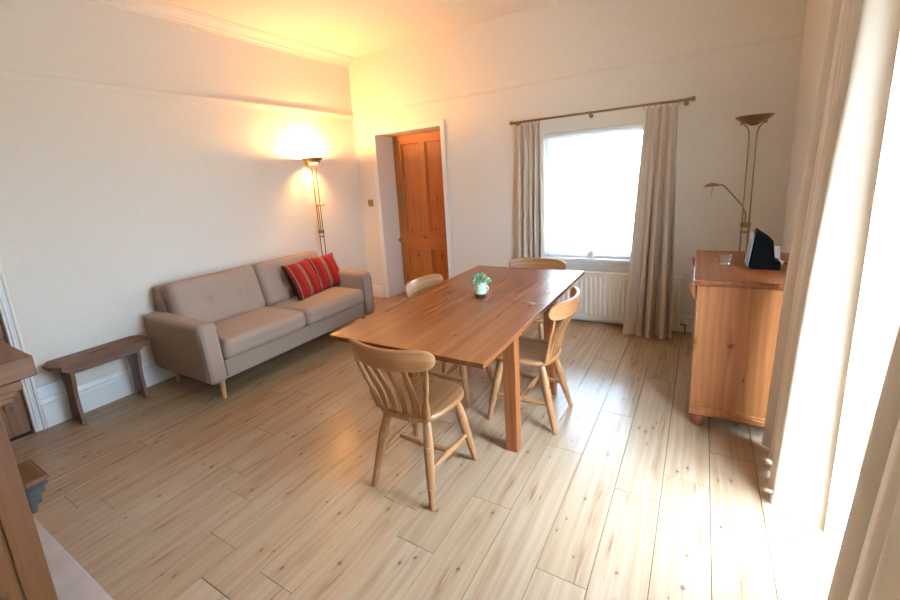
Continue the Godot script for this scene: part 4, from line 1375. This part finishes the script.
func fireplace() -> void:
	var t := thing("fireplace_surround", "pine fireplace surround with moulded mantel shelf", "fireplace", Vector3(1.35, 0, 4.05))
	var X := 2.18 - 1.35      # right end of the body
	var zf := 0.02            # front of the jambs
	var zb := 0.168           # chimney breast
	# mantel shelf and the mouldings below it
	var st := begin()
	rbox(st, Vector3(0, 1.068, (zb - 0.072) * 0.5), Vector3((X + 0.008) * 2.0, 0.064, zb + 0.072), 0.006, 0, 2, 1, Transform3D(), null, Vector2(0.3, 0.1))
	part("mantel_shelf", st, M.mantel_wood, t)
	st = begin()
	var pf := [[0.036, 1.022, 0.028], [0.022, 1.0, 0.02], [0.010, 0.982, 0.018]]
	for p in pf:
		rbox(st, Vector3(0, p[1], (zb - p[0]) * 0.5), Vector3((X - 0.02 + p[0] * 0.7) * 2.0, p[2], zb + p[0]), 0.005, 0, 1, 1)
	part("mantel_moulding", st, M.mantel_wood, t)
	# frieze, jambs
	st = begin()
	rbox(st, Vector3(0, 0.87, (zf + zb) * 0.5), Vector3((X - 0.02) * 2.0, 0.21, zb - zf), 0.004, 0)
	part("frieze", st, M.mantel_wood, t)
	for s in [-1.0, 1.0]:
		st = begin()
		rbox(st, Vector3(s * (X - 0.095), 0.4, (zf + zb) * 0.5), Vector3(0.19, 0.732, zb - zf), 0.004, 1, 1, 1, Transform3D(), null, Vector2(0.1 + s * 0.1, 0.1))
		var j := part("jamb", st, M.mantel_wood, t)
		st = begin()
		rbox(st, Vector3(s * (X + 0.004), 0.502, zf + 0.034), Vector3(0.012, 0.936, 0.064), 0.004, 1, 1, 1, Transform3D(), null, Vector2(0.33, 0.0))
		part("edge_board", st, M.mantel_wood, j)
		st = begin()
		# a small bracket of stepped mouldings on the front of the jamb
		rbox(st, Vector3(s * (X - 0.085), 0.715, zf - 0.026), Vector3(0.16, 0.016, 0.050), 0.003, 0)
		var b := part("bracket_shelf", st, M.mantel_wood, j)
		st = begin()
		rbox(st, Vector3(s * (X - 0.085), 0.716, zf - 0.054), Vector3(0.162, 0.014, 0.008), 0.003, 0)
		part("bracket_lip", st, M.mantel_red, j)
		st = begin()
		for q in [[0.052, 0.70, 0.014], [0.042, 0.684, 0.02], [0.030, 0.66, 0.03], [0.016, 0.635, 0.024]]:
			rbox(st, Vector3(s * (X - 0.085), q[1], zf - q[0] * 0.5), Vector3(0.16, q[2], q[0]), 0.003, 0)
		b = part("bracket_moulding", st, M.charcoal_iron, j)
		b.set_meta("label", "dark stepped moulding under the ledge")
	# fire opening
	st = begin()
	rbox(st, Vector3(0, 0.4, 0.14), Vector3((X - 0.19) * 2.0, 0.732, 0.05), 0.003)
	part("cast_iron_insert", st, M.charcoal_iron, t)
	var h := thing("hearth_slab", "pale stone hearth slab on the floor in front of the fireplace", "hearth", Vector3(1.5, 0, 4.06))
	st = begin()
	rbox(st, Vector3(0.1, 0.015, 0.0), Vector3(1.9, 0.030, 0.32), 0.003, 0)
	part("slab", st, M.hearth_stone, h)

func small_things() -> void:
	# mug with a succulent
	var t := thing("mug_planter", "pale green mug with a small plant on the table", "planter", Vector3(2.662, TH, 1.967))
	var st := begin()
	lathe(st, [[0.0, 0.026], [0.034, 0.026], [0.036, 0.03], [0.0375, 0.06], [0.039, 0.098], [0.036, 0.099], [0.034, 0.095], [0.033, 0.06], [0.0, 0.058]], 24)
	part("cup", st, M.mug_glaze, t)
	st = begin()
	lathe(st, [[0.0, 0.0], [0.032, 0.0], [0.036, 0.004], [0.0365, 0.026], [0.034, 0.027], [0.0, 0.027]], 24)
	part("glazed_foot", st, M.mug_foot, t)
	st = begin()
	var hp := []
	for i in 13:
		var a := lerpf(-1.45, 1.45, i / 12.0)
		hp.append(Vector3(0.036 + 0.024 * cos(a), 0.066 + 0.022 * sin(a), 0.0).rotated(Vector3.UP, -0.25))
	tube(st, hp, 0.0045, 8)
	part("handle", st, M.mug_glaze, t)
	st = begin()
	lathe(st, [[0.034, 0.086], [0.02, 0.09], [0.0, 0.092]], 16)
	part("soil", st, M.soil, t)
	rng.seed = 91
	for kind in 2:
		st = begin()
		for i in (150 if kind == 0 else 60):
			var a := rng.randf() * TAU
			var el := rng.randf_range(0.05, 1.45)
			var d := Vector3(cos(a) * cos(el), sin(el), sin(a) * cos(el))
			var r := rng.randf_range(0.026, 0.054)
			var c := Vector3(0, 0.098, 0) + Vector3(d.x * r * 1.12, d.y * r * 0.85, d.z * r * 1.12)
			var x := along(c, c + (d + Vector3(rng.randf_range(-0.5, 0.5), rng.randf_range(-0.3, 0.3), rng.randf_range(-0.5, 0.5))).normalized())
			x.basis = x.basis * Basis.from_scale(Vector3(1, 1, 0.45))
			var s := rng.randf_range(0.7, 1.2)
			lathe(st, [[0.0, -0.004 * s], [0.005 * s, 0.002 * s], [0.0065 * s, 0.008 * s], [0.004 * s, 0.015 * s], [0.0, 0.019 * s]], 6, x)
		var o := part("foliage", st, M.leaf if kind == 0 else M.leaf_pale, t)
		o.set_meta("kind", "stuff")
	# white bottle on the window sill
	t = thing("white_bottle", "small white stoppered bottle on the window sill", "bottle", Vector3(2.93, WY0 + 0.002, 0.022))
	st = begin()
	lathe(st, [[0.0, 0.0], [0.024, 0.0], [0.029, 0.006], [0.030, 0.05], [0.024, 0.066], [0.013, 0.072], [0.012, 0.082], [0.0, 0.082]], 18)
	part("bottle", st, M.white_plastic, t)
	st = begin()
	lathe(st, [[0.0, 0.082], [0.011, 0.082], [0.013, 0.09], [0.012, 0.108], [0.006, 0.114], [0.0, 0.115]], 14)
	part("stopper", st, M.white_plastic, t)
	# brass light switch by the doorway
	t = thing("light_switch", "square brass light switch beside the doorway", "switch", Vector3(0.163, 1.275, 0.0))
	st = begin()
	rbox(st, Vector3(0, 0, 0.004), Vector3(0.088, 0.088, 0.008), 0.003)
	part("plate", st, M.brass, t)
	st = begin()
	rbox(st, Vector3(0, 0, 0.012), Vector3(0.014, 0.026, 0.014), 0.003)
	part("rocker", st, M.antique_brass, t)
	# white socket on the skirting
	t = thing("wall_socket", "white plug socket above the skirting beside the bench", "socket", Vector3(0.0, 0.262, 3.47))
	st = begin()
	rbox(st, Vector3(0.016, 0, 0), Vector3(0.032, 0.088, 0.148), 0.004)
	part("faceplate", st, M.white_plastic, t)
	for s in [-1.0, 1.0]:
		st = begin()
		rbox(st, Vector3(0.033, 0.024, s * 0.012), Vector3(0.006, 0.018, 0.011), 0.002)
		part("switch_rocker", st, M.white_plastic, t)

func _ready() -> void:
	view_and_sky()
	materials()
	room()
	doors()
	windows()
	drapery()
	table()
	sofa()
	chairs()
	chest()
	fireplace()
	radiator()
	bench()
	lamps()
	chest_top_items()
	small_things()
